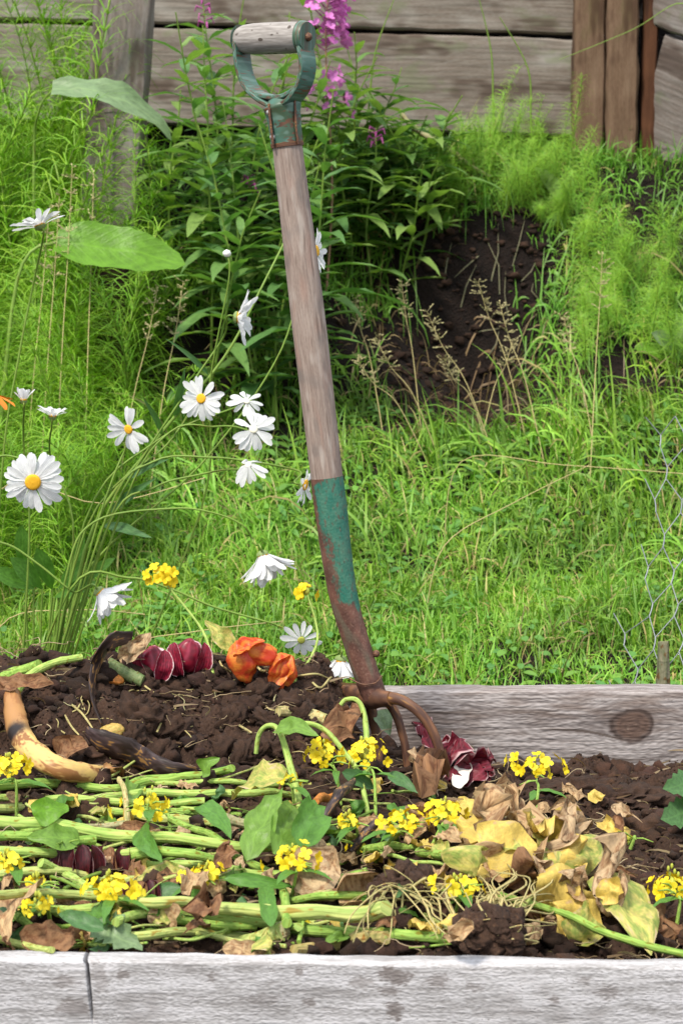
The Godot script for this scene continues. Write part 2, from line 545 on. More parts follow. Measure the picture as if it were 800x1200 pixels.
	TX.rust = tex(128, 256, func(u: float, v: float):
		var c := Color(0.46, 0.32, 0.23).lerp(Color(0.30, 0.205, 0.17), clampf(0.5 + 0.8 * tn(u, v, 6.0, 9.0, 111.0), 0, 1))
		return c.lerp(Color(0.66, 0.48, 0.24), 0.8 * smoothstep(0.15, 0.6, 0.6 * tn(u, v, 9.0, 10.0, 112.0) + 0.45 - v * 2.2)))
	TX.soil = tex(512, 512, func(u: float, v: float):
		var a := nz.get_noise_3d(u * 14.0, v * 14.0, 1.0)
		var b := nz.get_noise_3d(u * 60.0, v * 60.0, 5.0)
		var e := nz.get_noise_3d(u * 170.0, v * 170.0, 9.0)
		var c := Color(0.265, 0.185, 0.14).lerp(Color(0.15, 0.105, 0.08), clampf(0.5 + 0.45 * a + 0.4 * b + 0.25 * e, 0, 1))
		c = c.lerp(Color(0.40, 0.28, 0.19), 0.6 * smoothstep(0.4, 0.9, b + 0.4 * e))
		return c.lerp(Color(0.50, 0.40, 0.31), 0.8 * smoothstep(0.70, 0.9, e)))
	TX.soil_n = normal_of(512, 512, 3.0, func(u: float, v: float): return 0.8 * absf(nz.get_noise_3d(u * 45.0, v * 45.0, 15.0)) + 0.4 * nz.get_noise_3d(u * 120.0, v * 120.0, 19.0))
	# leaves: pale midrib and side veins, mottled; multiplied by the leaf's own colour
	var vein := func(u: float, v: float, pairs: float, slant: float, strength: float, mott: float, sd: float) -> Color:
		var s := absf(u - 0.5) * 2.0
		var k := exp(-pow(s / 0.055, 2.0))
		var ph := fposmod((v - s * slant) * pairs, 1.0)
		k = maxf(k, 0.6 * exp(-pow((ph - 0.5) / 0.09, 2.0)) * smoothstep(0.0, 0.1, s))
		var b := 0.80 + mott * nz.get_noise_3d(u * 5.0 + sd, v * 9.0, sd) + 0.5 * mott * nz.get_noise_3d(u * 22.0 + sd, v * 40.0, sd)
		return Color(b, b, b).lerp(Color(1, 1, 0.92), k * strength)
	TX.leaf = tex(128, 256, func(u: float, v: float): return vein.call(u, v, 11.0, 0.25, 0.45, 0.07, 1.0))
	TX.lance = tex(64, 256, func(u: float, v: float): return vein.call(u, v, 22.0, 0.15, 0.45, 0.06, 2.0))
	TX.leaf_n = normal_of(128, 256, 1.2, func(u: float, v: float):
		var s := absf(u - 0.5) * 2.0
		var ph := fposmod((v - s * 0.25) * 11.0, 1.0)
		return -0.5 * exp(-pow(s / 0.07, 2.0)) - 0.35 * exp(-pow((ph - 0.5) / 0.12, 2.0)) * smoothstep(0.0, 0.1, s) + 0.35 * nz.get_noise_3d(u * 9.0, v * 16.0, 2.0) + 0.2 * nz.get_noise_3d(u * 30.0, v * 50.0, 4.0))
	TX.petal = tex(64, 128, func(u: float, v: float):
		var g := 0.93 + 0.07 * sin(u * 38.0) * (1.0 - v * 0.5) + 0.04 * nz.get_noise_3d(u * 10.0, v * 4.0, 3.0)
		return Color(g, g, g * 1.0))
	TX.wilt = tex(128, 256, func(u: float, v: float):
		var c: Color = vein.call(u, v, 9.0, 0.3, 0.4, 0.08, 4.0)
		var b := nz.get_noise_3d(u * 4.0, v * 5.0, 8.0) + 0.5 * nz.get_noise_3d(u * 14.0, v * 18.0, 8.0)
		var dry := smoothstep(0.15, 0.75, 0.6 * b + 0.6 * (absf(u - 0.5) * 2.0 - 0.75) + 0.3 * (v - 0.7))
		return (c * Color(0.99, 0.86, 0.44)).lerp(Color(0.76, 0.64, 0.48), dry))
	TX.wiltgreen = tex(128, 256, func(u: float, v: float):
		var c: Color = vein.call(u, v, 9.0, 0.3, 0.5, 0.08, 5.0)
		var b := nz.get_noise_3d(u * 4.0 + 9.0, v * 5.0, 3.0) + 0.5 * nz.get_noise_3d(u * 14.0, v * 18.0, 3.0)
		c = c * Color(0.62, 0.70, 0.33).lerp(Color(0.88, 0.83, 0.46), smoothstep(-0.8, 0.6, b))
		return c.lerp(Color(0.74, 0.66, 0.52), smoothstep(0.2, 0.7, 0.6 * b + 0.5 * (absf(u - 0.5) * 2.0 - 0.7))))
	TX.dry = tex(128, 256, func(u: float, v: float):
		var c: Color = vein.call(u, v, 8.0, 0.3, 0.2, 0.12, 6.0)
		var b := nz.get_noise_3d(u * 7.0, v * 9.0, 18.0) + 0.5 * nz.get_noise_3d(u * 30.0, v * 40.0, 18.0)
		return c * Color(0.84, 0.72, 0.56).lerp(Color(0.60, 0.44, 0.31), smoothstep(-0.3, 1.1, b)))
	TX.banana = tex(128, 256, func(u: float, v: float):
		var b := nz.get_noise_3d(u * 5.0, v * 7.0, 28.0) + 0.5 * nz.get_noise_3d(u * 20.0, v * 40.0, 28.0)
		var c := Color(0.84, 0.70, 0.42).lerp(Color(0.76, 0.61, 0.40), clampf(0.5 + b, 0, 1))
		c = c.lerp(Color(0.50, 0.32, 0.18), 0.8 * smoothstep(0.25, 0.7, b + 0.15))
		c = c.lerp(Color(0.60, 0.42, 0.26), 0.8 * (1.0 - smoothstep(0.22, 0.36, v + 0.1 * b)))
		var spot := exp(-pow((v - 0.32) / 0.045, 2.0) - pow((u - 0.62) / 0.24, 2.0)) + 1.2 * smoothstep(0.965, 0.99, v)
		c = c.lerp(Color(0.13, 0.095, 0.085), clampf(1.5 * spot, 0, 1))
		return c)
	TX.peel = tex(128, 256, func(u: float, v: float):
		var b := nz.get_noise_3d(u * 5.0, v * 6.0, 38.0) + 0.6 * nz.get_noise_3d(u * 22.0, v * 16.0, 38.0)
		var c := Color(0.16, 0.115, 0.105).lerp(Color(0.27, 0.22, 0.225), clampf(0.5 + b, 0, 1))
		return c.lerp(Color(0.62, 0.46, 0.25), 0.85 * smoothstep(0.5, 0.8, b + 0.45 * exp(-pow((u - 0.62) / 0.1, 2.0)) * sin(PI * v))))
	TX.onion = tex(128, 128, func(u: float, v: float):
		var s := pow(0.5 + 0.5 * sin(u * 52.0 + 1.4 * nz.get_noise_3d(u * 6.0, v * 3.0, 48.0)), 5.0)
		var c := Color(0.50, 0.09, 0.17).lerp(Color(0.36, 0.06, 0.13), clampf(0.5 + nz.get_noise_3d(u * 8.0, v * 8.0, 49.0), 0, 1))
		c = c.lerp(Color(0.68, 0.32, 0.40), s * 0.45)
		return c.lerp(Color(0.85, 0.74, 0.74), smoothstep(0.84, 0.96, absf(u - 0.5) * 2.0 + 0.06 * nz.get_noise_3d(u * 3.0, v * 12.0, 50.0))))
	TX.pepper = tex(128, 128, func(u: float, v: float):
		var b := nz.get_noise_3d(u * 6.0, v * 5.0, 58.0) + 0.4 * nz.get_noise_3d(u * 24.0, v * 20.0, 58.0)
		return Color(0.74, 0.24, 0.14).lerp(Color(0.84, 0.50, 0.20), smoothstep(-0.9, 0.7, b + 0.9 * (u - 0.4)) ))
	TX.stalk = tex(64, 256, func(u: float, v: float):
		var b := 0.6 * nz.get_noise_3d(u * 30.0, v * 5.0, 68.0) + 0.5 * nz.get_noise_3d(u * 6.0, v * 12.0, 68.0)
		var c := Color(0.74, 0.82, 0.66).lerp(Color(1.0, 1.0, 0.90), clampf(0.5 + b, 0, 1))
		c = c.lerp(Color(0.74, 0.56, 0.36), 0.75 * smoothstep(0.42, 0.75, nz.get_noise_3d(u * 5.0, v * 17.0, 69.0) + 0.3 * nz.get_noise_3d(u * 20.0, v * 60.0, 70.0)))
		return c)

	TX.stalk_n = normal_of(96, 384, 1.2, func(u: float, v: float): return 0.5 * sin(u * 62.0 + 2.0 * nz.get_noise_3d(u * 4.0, v * 3.0, 1.0)) + 0.5 * nz.get_noise_3d(u * 12.0, v * 40.0, 3.0) + 0.6 * exp(-pow((fposmod(v * 5.0, 1.0) - 0.5) / 0.03, 2.0)))
	M.front = mat(Color(1, 1, 1), 0.85, TX.front, TX.front_n, 1.0)
	M.back = mat(Color(1, 1, 1), 0.85, TX.back, TX.back_n, 0.9)
	M.front.uv1_scale = Vector3(1.0 / 0.85, 1.0 / 0.46, 1)
	M.front.uv1_offset = Vector3(0.5 - 0.8 / 0.85, 0, 0)
	M.back.uv1_scale = Vector3(1.0 / 1.4, 1.0 / 0.5, 1)
	M.wall = mat(Color(0.90, 0.92, 0.95), 0.9, TX.wall, TX.wall_n, 0.8)
	M.post = mat(Color(0.80, 0.71, 0.64), 0.9, TX.wall, TX.wall_n, 0.8)
	M.palepost = mat(Color(0.86, 0.88, 0.94), 0.9, TX.wall, TX.wall_n, 0.8)
	M.rustwood = mat(Color(0.62, 0.44, 0.33), 0.9, TX.wall, TX.wall_n, 0.8)
	M.darkwood = mat(Color(0.36, 0.25, 0.20), 0.9, TX.wall, TX.wall_n, 0.8)
	for k in [M.wall, M.post, M.palepost, M.rustwood, M.darkwood]:
		k.uv1_scale = Vector3(1.0 / 1.7, 1.0 / 0.7, 1)
	M.handle = mat(Color(0.94, 0.925, 0.905), 0.75, TX.handle, TX.handle_n, 0.7)
	M.grip = mat(Color(1, 1, 1), 0.7, TX.grip)
	M.shaft = mat(Color(1, 1, 1), 0.5, TX.shaft, TX.shaft_n, 0.5)
	M.strap = mat(Color(1, 1, 1), 0.42, TX.strap)
	M.rust = mat(Color(1, 1, 1), 0.6, TX.rust)
	M.rivet = mat(lin(0.42, 0.40, 0.38), 0.4)
	M.rivet.metallic = 0.6
	M.soil = mat(Color(1, 1, 1), 0.95, TX.soil, TX.soil_n, 1.0)
	M.soil.uv1_triplanar = true
	M.soil.uv1_world_triplanar = true
	M.soil.uv1_scale = Vector3(2.6, 2.6, 2.6)
	M.clod = mat(Color(1, 1, 1), 0.95, TX.soil, TX.soil_n, 1.0)
	M.clod.uv1_triplanar = true
	M.clod.uv1_scale = Vector3(9, 9, 9)
	M.clod.vertex_color_use_as_albedo = true
	M.earth = mat(Color(0.47, 0.43, 0.41), 0.95, TX.soil, TX.soil_n, 1.0)
	M.earth.uv1_triplanar = true
	M.earth.uv1_world_triplanar = true
	M.earth.uv1_scale = Vector3(1.7, 1.7, 1.7)
	M.grass = leafmat(Color.WHITE, 0.45)
	M.horse = leafmat(Color.WHITE, 0.5)
	M.lance = leafmat(lin(0.26, 0.48, 0.13), 0.45, TX.lance, Color(0.84, 0.9, 0.6))
	M.lance2 = leafmat(lin(0.36, 0.56, 0.14), 0.45, TX.lance, Color(0.84, 0.9, 0.6))
	M.lance3 = leafmat(lin(0.19, 0.40, 0.12), 0.45, TX.lance, Color(0.84, 0.9, 0.6))
	M.dock = leafmat(lin(0.20, 0.44, 0.03), 0.45, TX.leaf)
	M.dockpale = leafmat(lin(0.33, 0.48, 0.24), 0.4, TX.leaf)
	M.green = leafmat(lin(0.16, 0.38, 0.06), 0.42, TX.leaf)
	M.green2 = leafmat(lin(0.26, 0.47, 0.08), 0.42, TX.leaf)
	M.bluegreen = leafmat(lin(0.13, 0.29, 0.10), 0.45, TX.leaf)
	M.stem = leafmat(lin(0.22, 0.33, 0.07), 0.5, TX.stalk, Color(0.3, 0.32, 0.15))
	M.stalk = leafmat(lin(0.44, 0.55, 0.19), 0.75, TX.stalk, Color(0.35, 0.38, 0.18))
	M.stalk2 = leafmat(lin(0.33, 0.47, 0.13), 0.75, TX.stalk, Color(0.35, 0.38, 0.18))
	M.stalk3 = leafmat(lin(0.52, 0.55, 0.23), 0.5, TX.stalk, Color(0.35, 0.36, 0.2))
	M.greystem = leafmat(lin(0.20, 0.24, 0.13), 0.6, TX.stalk, Color(0.2, 0.2, 0.15))
	M.tan = mat(lin(0.50, 0.37, 0.20), 0.75, TX.stalk)
	M.straw = mat(lin(0.46, 0.38, 0.17), 0.7)
	M.root = mat(lin(0.56, 0.44, 0.27), 0.75, TX.stalk)
	M.palewood = mat(lin(0.42, 0.36, 0.27), 0.8, TX.stalk)
	M.greywood = mat(lin(0.24, 0.21, 0.18), 0.85, TX.stalk)
	M.petal = leafmat(lin(0.90, 0.90, 0.91), 0.55, TX.petal, Color(0.92, 0.92, 0.92))
	M.disc = mat(lin(0.80, 0.42, 0.02), 0.8)
	for k in [M.disc]:
		k.normal_enabled = true
		k.normal_texture = TX.soil_n
		k.uv1_triplanar = true
		k.uv1_scale = Vector3(22, 22, 22)
	M.discpale = mat(lin(0.72, 0.70, 0.55), 0.8)
	M.discgreen = mat(lin(0.35, 0.38, 0.06), 0.8)
	M.calyx = mat(lin(0.20, 0.27, 0.09), 0.7)
	M.yellow = leafmat(lin(0.90, 0.68, 0.015), 0.55, TX.petal, Color(0.62, 0.56, 0.2))
	M.yellow2 = leafmat(lin(0.92, 0.76, 0.04), 0.55, TX.petal, Color(0.62, 0.56, 0.2))
	M.bud = leafmat(lin(0.42, 0.45, 0.06), 0.55, null, Color(0.4, 0.4, 0.2))
	M.pink = leafmat(lin(0.80, 0.27, 0.68), 0.5, TX.petal, Color(0.75, 0.5, 0.72))
	M.pinkdark = leafmat(lin(0.36, 0.07, 0.25), 0.5, null, Color(0.5, 0.2, 0.4))
	M.redstem = mat(lin(0.28, 0.16, 0.10), 0.6)
	M.orange = leafmat(lin(0.75, 0.25, 0.02), 0.55, TX.petal, Color(0.6, 0.4, 0.2))
	M.wilt = leafmat(Color.WHITE, 0.6, TX.wilt, Color(0.62, 0.58, 0.4))
	M.wiltgreen = leafmat(Color.WHITE, 0.6, TX.wiltgreen, Color(0.6, 0.6, 0.4))
	M.dry = leafmat(Color.WHITE, 0.75, TX.dry, Color(0.5, 0.46, 0.4))
	M.drypale = leafmat(lin(1.0, 0.95, 0.86), 0.75, TX.dry, Color(0.5, 0.46, 0.4))
	M.drybrown = leafmat(lin(0.50, 0.36, 0.29), 0.75, TX.dry, Color(0.4, 0.34, 0.3))
	M.banana = mat(Color(1, 1, 1), 0.5, TX.banana)
	M.peel = mat(Color(1, 1, 1), 0.5, TX.peel)
	M.onion = mat(Color(1, 1, 1), 0.35, TX.onion)
	M.oniondark = mat(Color(0.55, 0.5, 0.5), 0.5, TX.onion)
	M.pepper = leafmat(Color.WHITE, 0.4, TX.pepper, Color(0.6, 0.4, 0.3))
	M.carrot = mat(lin(0.60, 0.20, 0.05), 0.6, TX.stalk)
	M.rhubarb = mat(lin(0.36, 0.08, 0.10), 0.5, TX.stalk)
	M.potato = mat(lin(0.55, 0.34, 0.12), 0.6, TX.stalk)
	M.shell = mat(lin(0.75, 0.73, 0.70), 0.7)
	M.shellleaf = leafmat(lin(0.70, 0.66, 0.60), 0.7, null, Color(0.4, 0.4, 0.4))
	M.redleaf = leafmat(lin(0.62, 0.55, 0.55), 0.5, TX.onion, Color(0.4, 0.2, 0.25))
	M.darktwig = mat(lin(0.045, 0.042, 0.045), 0.7, TX.stalk)
	M.stone = mat(lin(0.11, 0.085, 0.09), 0.6, TX.soil)
	M.stone.uv1_triplanar = true
	M.wire = mat(lin(0.28, 0.30, 0.31), 0.55)
	M.wire.metallic = 0.7
	M.seed = leafmat(lin(0.46, 0.40, 0.20), 0.7, null, Color(0.4, 0.38, 0.25))
	for k in [M.dock, M.dockpale, M.green, M.green2, M.bluegreen, M.wilt, M.wiltgreen, M.dry, M.drypale, M.drybrown, M.redleaf]:
		k.normal_enabled = true
		k.normal_texture = TX.leaf_n
		k.normal_scale = 0.8
	for k in [M.stalk, M.stalk2, M.stalk3, M.tan, M.root, M.palewood, M.greywood]:
		k.normal_enabled = true
		k.normal_texture = TX.stalk_n
		k.normal_scale = 0.7
		k.metallic_specular = 0.25
	M.pepper.normal_enabled = true
	M.pepper.normal_texture = TX.leaf_n
	M.pepper.normal_scale = 0.5

# ---------------------------------------------------------------- the setting
func build_ground() -> void:
	var mb := MB.new()
	var xs := [-40.0, -20.0, -10.0, -5.0, -3.0, -2.2]
	for i in 120:
		xs.append(-1.6 + 3.2 * i / 119.0)
	xs += [2.2, 3.0, 5.0, 10.0, 20.0, 40.0]
	var ds := [-10.0, -3.0, 0.0, 1.0, 1.5]
	for i in 130:
		ds.append(2.0 + 3.2 * i / 129.0)
	ds += [5.6, 6.5, 8.0, 12.0, 20.0, 40.0]
	for d in ds:
		for x in xs:
			mb.add(Vector3(x, lawn(x, d), -d))
	for r in ds.size() - 1:
		for c in xs.size() - 1:
			var a: int = r * xs.size() + c
			mb.quad(a, a + xs.size(), a + xs.size() + 1, a + 1)
	var o := MeshInstance3D.new()
	o.name = "ground"
	o.mesh = mb.mesh()
	o.material_override = M.earth
	o.set_meta("kind", "structure")
	add_child(o)
	# soil filling the bed
	mb = MB.new()
	var nx := 420
	var nd := 270
	for i in nd:
		var d := 1.603 + (2.606 - 1.603) * i / (nd - 1)
		for k in nx:
			var x := -0.79 + 1.68 * k / (nx - 1)
			mb.add(Vector3(x, soil(x, d), -d))
	for r in nd - 1:
		for c in nx - 1:
			var a := r * nx + c
			mb.quad(a, a + nx, a + nx + 1, a + 1)
	o = MeshInstance3D.new()
	o.name = "soil"
	o.mesh = mb.mesh()
	o.material_override = M.soil
	o.set_meta("kind", "structure")
	add_child(o)

func build_bed() -> void:
	var t := thing("raised_bed", "weathered grey board raised bed filled with dark compost", "raised bed", Vector3(0, 0.0, -1.583))
	var xc := 0.80 + (86.0 - 400.0) / F * 1.585
	var st := []
	for e in [-0.007, -0.003, -0.0014, 0.0, 0.0014, 0.003, 0.007]:
		st.append(xc + e)
	var f := plank(1.7, 0.20, 0.023, 0.02, 0.0011, 1.0, 0.0025, st, Vector3(xc, 0.020, 0.168))
	part(t, "front_board", f, M.front, Transform3D(Basis(Vector3(0, 0, 1), -0.0113), Vector3(-0.80, 0.0065, 0)))
	var b := plank(1.72, 0.20, 0.043, 0.02, 0.0011, 5.0, 0.003)
	var bb := Basis(Vector3(0, 1, 0), 0.075) * Basis(Vector3(0, 0, 1), -0.012)
	var top := P(455, 811, 2.601)
	var o := part(t, "back_board", b, M.back, Transform3D())
	o.transform = Transform3D(bb, top - t.position - bb * Vector3(0.84, 0.20, 0))
	var side := plank(1.02, 0.195, 0.03, 0.05, 0.001, 8.0)
	part(t, "side_board", side, M.front, Transform3D(Basis(Vector3.UP, PI / 2), Vector3(-0.785, 0, 0.0)))
	part(t, "side_board", side, M.front, Transform3D(Basis(Vector3.UP, PI / 2), Vector3(0.875, 0, 0.0)))

func build_wall() -> void:
	# back wall: horizontal boards at d = 5.05, posts in front, a side wall at the right
	var w := thing("timber_wall", "weathered brown plank retaining wall with upright posts behind the bank", "wall", Vector3(0, 0.9, -5.05))
	var tilt := Basis(Vector3.UP, -0.03) * Basis(Vector3(0, 0, 1), -0.030)
	var y := 1.262
	for k in 3:
		var y0: float = [1.292, 1.052, 1.532][k]
		var m := plank(2.44, 0.228, 0.04, 0.04, 0.0025, 11.0 + k * 9.0, 0.005)
		part(w, "board", m, M.wall, Transform3D(tilt, Vector3(-1.75, y0 + 0.012 - 0.9 + (1.75 - 0.1) * 0.03, [0.0, 0.006, -0.004][k])))
	var at := func(px: float, d: float) -> float: return (px - 400.0) / F * d * 1.008
	for k in 2:
		var x0: float = at.call([661.0, 698.0][k], 4.99)
		var m := plank(1.1, 0.074, 0.06, 0.04, 0.003, 40.0 + k * 5.0, 0.006)
		part(w, "post", m, M.post, Transform3D(Basis(Vector3(0, 0, 1), PI / 2 + 0.004 * k), Vector3(x0 + 0.074, -0.1, 0.135 + 0.012 * k)))
	var m2 := plank(1.1, 0.035, 0.05, 0.05, 0.003, 60.0, 0.005)
	part(w, "corner_strip", m2, M.rustwood, Transform3D(Basis(Vector3(0, 0, 1), PI / 2), Vector3(at.call(737.0, 4.98) + 0.04, -0.05, 0.125)))
	var s := thing("side_timber_wall", "grey brown plank side wall meeting the back wall at the corner", "wall", Vector3(at.call(735.0, 4.98), 0.9, -4.98))
	var turn := Basis(Vector3.UP, -0.95) * Basis(Vector3(0, 0, 1), -0.33)
	for k in 3:
		var y1: float = [1.03, 1.345, 1.66][k] - 0.9
		part(s, "board", plank(2.2, 0.292, 0.045, 0.04, 0.003, 71.0 + 6.0 * k, 0.005), M.palepost, Transform3D(turn, Vector3(0.0, y1 - 0.03, 0.012 * (k % 2))))
	part(s, "ground_board", plank(2.2, 0.292, 0.045, 0.04, 0.003, 95.0, 0.005), M.palepost, Transform3D(turn, Vector3(0.0, 0.685 - 0.9, 0.0)))
	# leaning post at the left and the dark stump below it
	var pt := P(147, -30, 4.55)
	var pb := P(122, 400, 4.45)
	pb.y = lawn(pb.x, 4.45) - 0.05
	var p := thing("fence_post", "leaning weathered grey timber post behind the tall weeds", "post", pb)
	var up := (pt - pb).normalized()
	part(p, "post", plank((pt - pb).length(), 0.125, 0.10, 0.04, 0.003, 33.0, 0.006), M.palepost, Transform3D(Basis(up, Vector3(0, 0, 1).cross(up).normalized(), Vector3(0, 0, 1)).orthonormalized(), Vector3(0.06, 0, 0)))
	var q := P(129, 470, 4.12)
	q.y = lawn(q.x, 4.12) - 0.03
	var q2 := P(132, 302, 4.12)
	single("timber_stump", "dark brown wet timber stump under the big dock leaf", "stump", plank(q2.y - q.y, 0.072, 0.06, 0.03, 0.004, 36.0, 0.006), M.darkwood, Transform3D(Basis(Vector3(0, 0, 1), PI / 2), Vector3(q.x + 0.036, q.y, q.z)))

# ---------------------------------------------------------------- grass
func blade(mb: MB, base: Vector3, h: float, w: float, dir: Vector3, lean: float, segs: int, c: Color) -> void:
	var side := Vector3(-dir.z, 0, dir.x).rotated(dir, rr(-0.8, 0.8))
	var first := mb.v.size()
	var p := base
	var ang := rr(0.02, 0.25)
	for s in segs + 1:
		var t := float(s) / segs
		var half := w * 0.5 * (1.0 - pow(t, 1.8)) + 0.0002
		mb.add(p - side * half, Vector2(0, t), c)
		mb.add(p + side * half, Vector2(1, t), c)
		ang += lean * 1.6 / segs * (0.5 + t)
		p += (Vector3.UP * cos(ang) + dir * sin(ang)) * h / segs
	for s in segs:
		var k := first + 2 * s
		mb.quad(k, k + 1, k + 3, k + 2)

# a square of turf; comb pulls the blades one way
func turf(size: float, n: int, h0: float, h1: float, w: float, lean: float, segs: int, c0: Color, c1: Color, comb := Vector3.ZERO, dead := 0.05) -> ArrayMesh:
	var mb := MB.new()
	for i in n:
		var base := Vector3(rr(-0.5, 0.5) * size, 0, rr(-0.5, 0.5) * size)
		var a := rr(0, TAU)
		var dir := (Vector3(cos(a), 0, sin(a)) + comb * rr(0.3, 1.3)).normalized()
		var c := c0.lerp(c1, clampf(0.5 + 0.7 * n3(base.x * 22.0, base.z * 22.0, n) + rr(-0.4, 0.4), 0, 1)) * rr(0.8, 1.2)
		if rng.randf() < dead:
			c = Color(0.50, 0.44, 0.17) * rr(0.6, 1.1)
		blade(mb, base, rr(h0, h1), w * rr(0.65, 1.3), dir, lean * rr(0.1, 1.3), segs, c)
	return mb.mesh()

func lay(called: String, label: String, meshes: Array, size: float, d0: float, d1: float, keep: Callable, tone := 0.25) -> void:
	for k in meshes.size():
		var xfs := []
		var tint := []
		var d := d0
		var row := 0
		while d < d1:
			var half := d / 6.0 * 1.2 + 0.12
			var x := -half
			while x < half:
				row += 1
				var xx := x + rr(-0.3, 0.3) * size
				var dd := d + rr(-0.3, 0.3) * size
				if row % meshes.size() == k and rng.randf() < keep.call(xx, dd) and dd > d0 - size * 0.3:
					var e := 0.03
					var sx := (lawn(xx + e, dd) - lawn(xx - e, dd)) / (2.0 * e)
					var sz := -(lawn(xx, dd + e) - lawn(xx, dd - e)) / (2.0 * e)
					var b := Basis(Vector3(1, sx, 0), Vector3.UP, Vector3(0, sz, 1)) * Basis(Vector3.UP, rr(-0.7, 0.7)).scaled(Vector3(1, rr(0.8, 1.2), 1))
					xfs.append(Transform3D(b, Vector3(xx, lawn(xx, dd) - 0.008, -dd)))
					var t := 1.0 + tone * (1.5 * n3(xx * 3.0, dd * 3.0, 77.0) + rr(-0.5, 0.5))
					tint.append(Color(t * rr(0.92, 1.12), t, t))
				x += size * 0.8
			d += size * 0.8
		stuff(called, label, "grass", meshes[k], M.grass, xfs, tint)

func bare(x: float, d: float) -> float:      # 1 in the bare hollow of the bank and on the path to it
	var a := exp(-pow((x - 0.25) / 0.19, 2.0)) * smoothstep(4.05, 4.22, d) * (1.0 - smoothstep(4.56, 4.64, d))
	return clampf(a * 1.6, 0, 1)

func build_grass() -> void:
	var light := Color(0.25, 0.44, 0.05)
	var mid := Color(0.155, 0.35, 0.042)
	var deep := Color(0.10, 0.25, 0.025)
	var ms := []
	for k in 3:
		ms.append(turf(0.12, 270, 0.018, 0.058, 0.0030, 1.3, 3, light, mid, Vector3.ZERO, 0.09))
	lay("lawn_grass", "short bright green lawn grass behind the raised bed", ms, 0.12, 2.67, 3.75, func(x: float, d: float): return 1.0)
	ms = []
	for k in 3:
		ms.append(turf(0.14, 120, 0.035, 0.092, 0.0038, 1.5, 4, light, deep, Vector3(-0.6, 0, 0.3), 0.05))
	lay("meadow_grass", "medium green meadow grass running up to the bank", ms, 0.14, 3.15, 4.4, func(x: float, d: float): return (1.0 - bare(x, d)) * (1.0 if d > 3.3 or x < -0.05 else 0.4) * (0.35 if x < 0.1 and d > 4.0 else 1.0))
	ms = []
	for k in 2:
		ms.append(turf(0.18, 38, 0.09, 0.21, 0.0046, 1.9, 5, light, deep, Vector3(-0.9, 0, 0.4), 0.08))
	lay("long_grass", "long arching green grass at the foot of the bank", ms, 0.18, 3.55, 4.4, func(x: float, d: float): return (1.0 - bare(x, d)) * (1.0 if (x > 0.12 and d > 3.75) or x < -0.45 else 0.2))
	ms = [turf(0.12, 60, 0.10, 0.22, 0.0036, 2.3, 6, mid, deep, Vector3(0, 0, 2.0), 0.12)]
	lay("rim_grass", "grass drooping over the rim of the bare hollow", ms, 0.12, 4.58, 4.74, func(x: float, d: float): return 0.45 if absf(x - 0.28) < 0.3 else 0.0)
	ms = [turf(0.14, 130, 0.03, 0.08, 0.0036, 1.7, 4, mid, deep, Vector3(0, 0, 0.8), 0.03)]
	lay("bank_grass", "dark green grass covering the bank below the wall", ms, 0.14, 4.4, 5.02, func(x: float, d: float): return 1.0 - bare(x, d))
	# dead straw lying in the bare earth
	ms = [turf(0.16, 16, 0.04, 0.12, 0.0024, 2.4, 4, Color(0.40, 0.30, 0.15), Color(0.20, 0.13, 0.07), Vector3(0, 0, 0.6), 0.0)]
	lay("dead_grass", "dry straw coloured grass blades in the turf and bare bank", ms, 0.16, 2.7, 4.7, func(x: float, d: float): return 0.25 + 0.75 * bare(x, d))
	# small round and oval weed leaves in the turf
	for kind in 2:
		var wm := MB.new()
		for i in 26:
			var p := Vector3(rr(-0.07, 0.07), rr(0.012, 0.035), rr(-0.07, 0.07))
			var aa := rr(0, TAU)
			leaf_in(wm, Transform3D(basis_yz(Vector3(cos(aa), 0.35, sin(aa)), Vector3.UP), p), [0.014, 0.032][kind] * rr(0.7, 1.2), [0.012, 0.012][kind], [4, 0][kind], 0.6, 0.4, 0.04, i, 5, 3, 0.0, 0.0, Color(0.17, 0.34, 0.05).lerp(Color(0.10, 0.25, 0.06), rng.randf()))
		lay("turf_weeds", ["little round clover leaves scattered through the lawn", "narrow weed leaves scattered through the lawn"][kind], [wm.mesh()], 0.16, 2.68, 4.2, func(x: float, d: float): return 0.45)
	# earth crumbs in the bare hollow
	var xfs := []
	var cols := []
	for i in 2200:
		var x := 0.29 + rng.randfn(0.0, 0.16)
		var d := rr(4.1, 4.75)
		var s := 0.12 + 0.7 * pow(rng.randf(), 3.0)
		xfs.append(Transform3D(Basis(Vector3(rr(-1, 1), rr(-1, 1), 0.2).normalized(), rr(0, TAU)).scaled(Vector3(s, s * 0.7, s)), Vector3(x, lawn(x, d), -d)))
		var k := rr(0.4, 1.1)
		cols.append(Color(k, k * 0.95, k * 0.9))
	stuff("bank_crumbs", "loose dark earth crumbs in the bare hollow of the bank", "soil", lump(Vector3(0.02, 0.016, 0.02), 0.5, 1.6, 3.0, 6, 8), M.clod, xfs, cols)

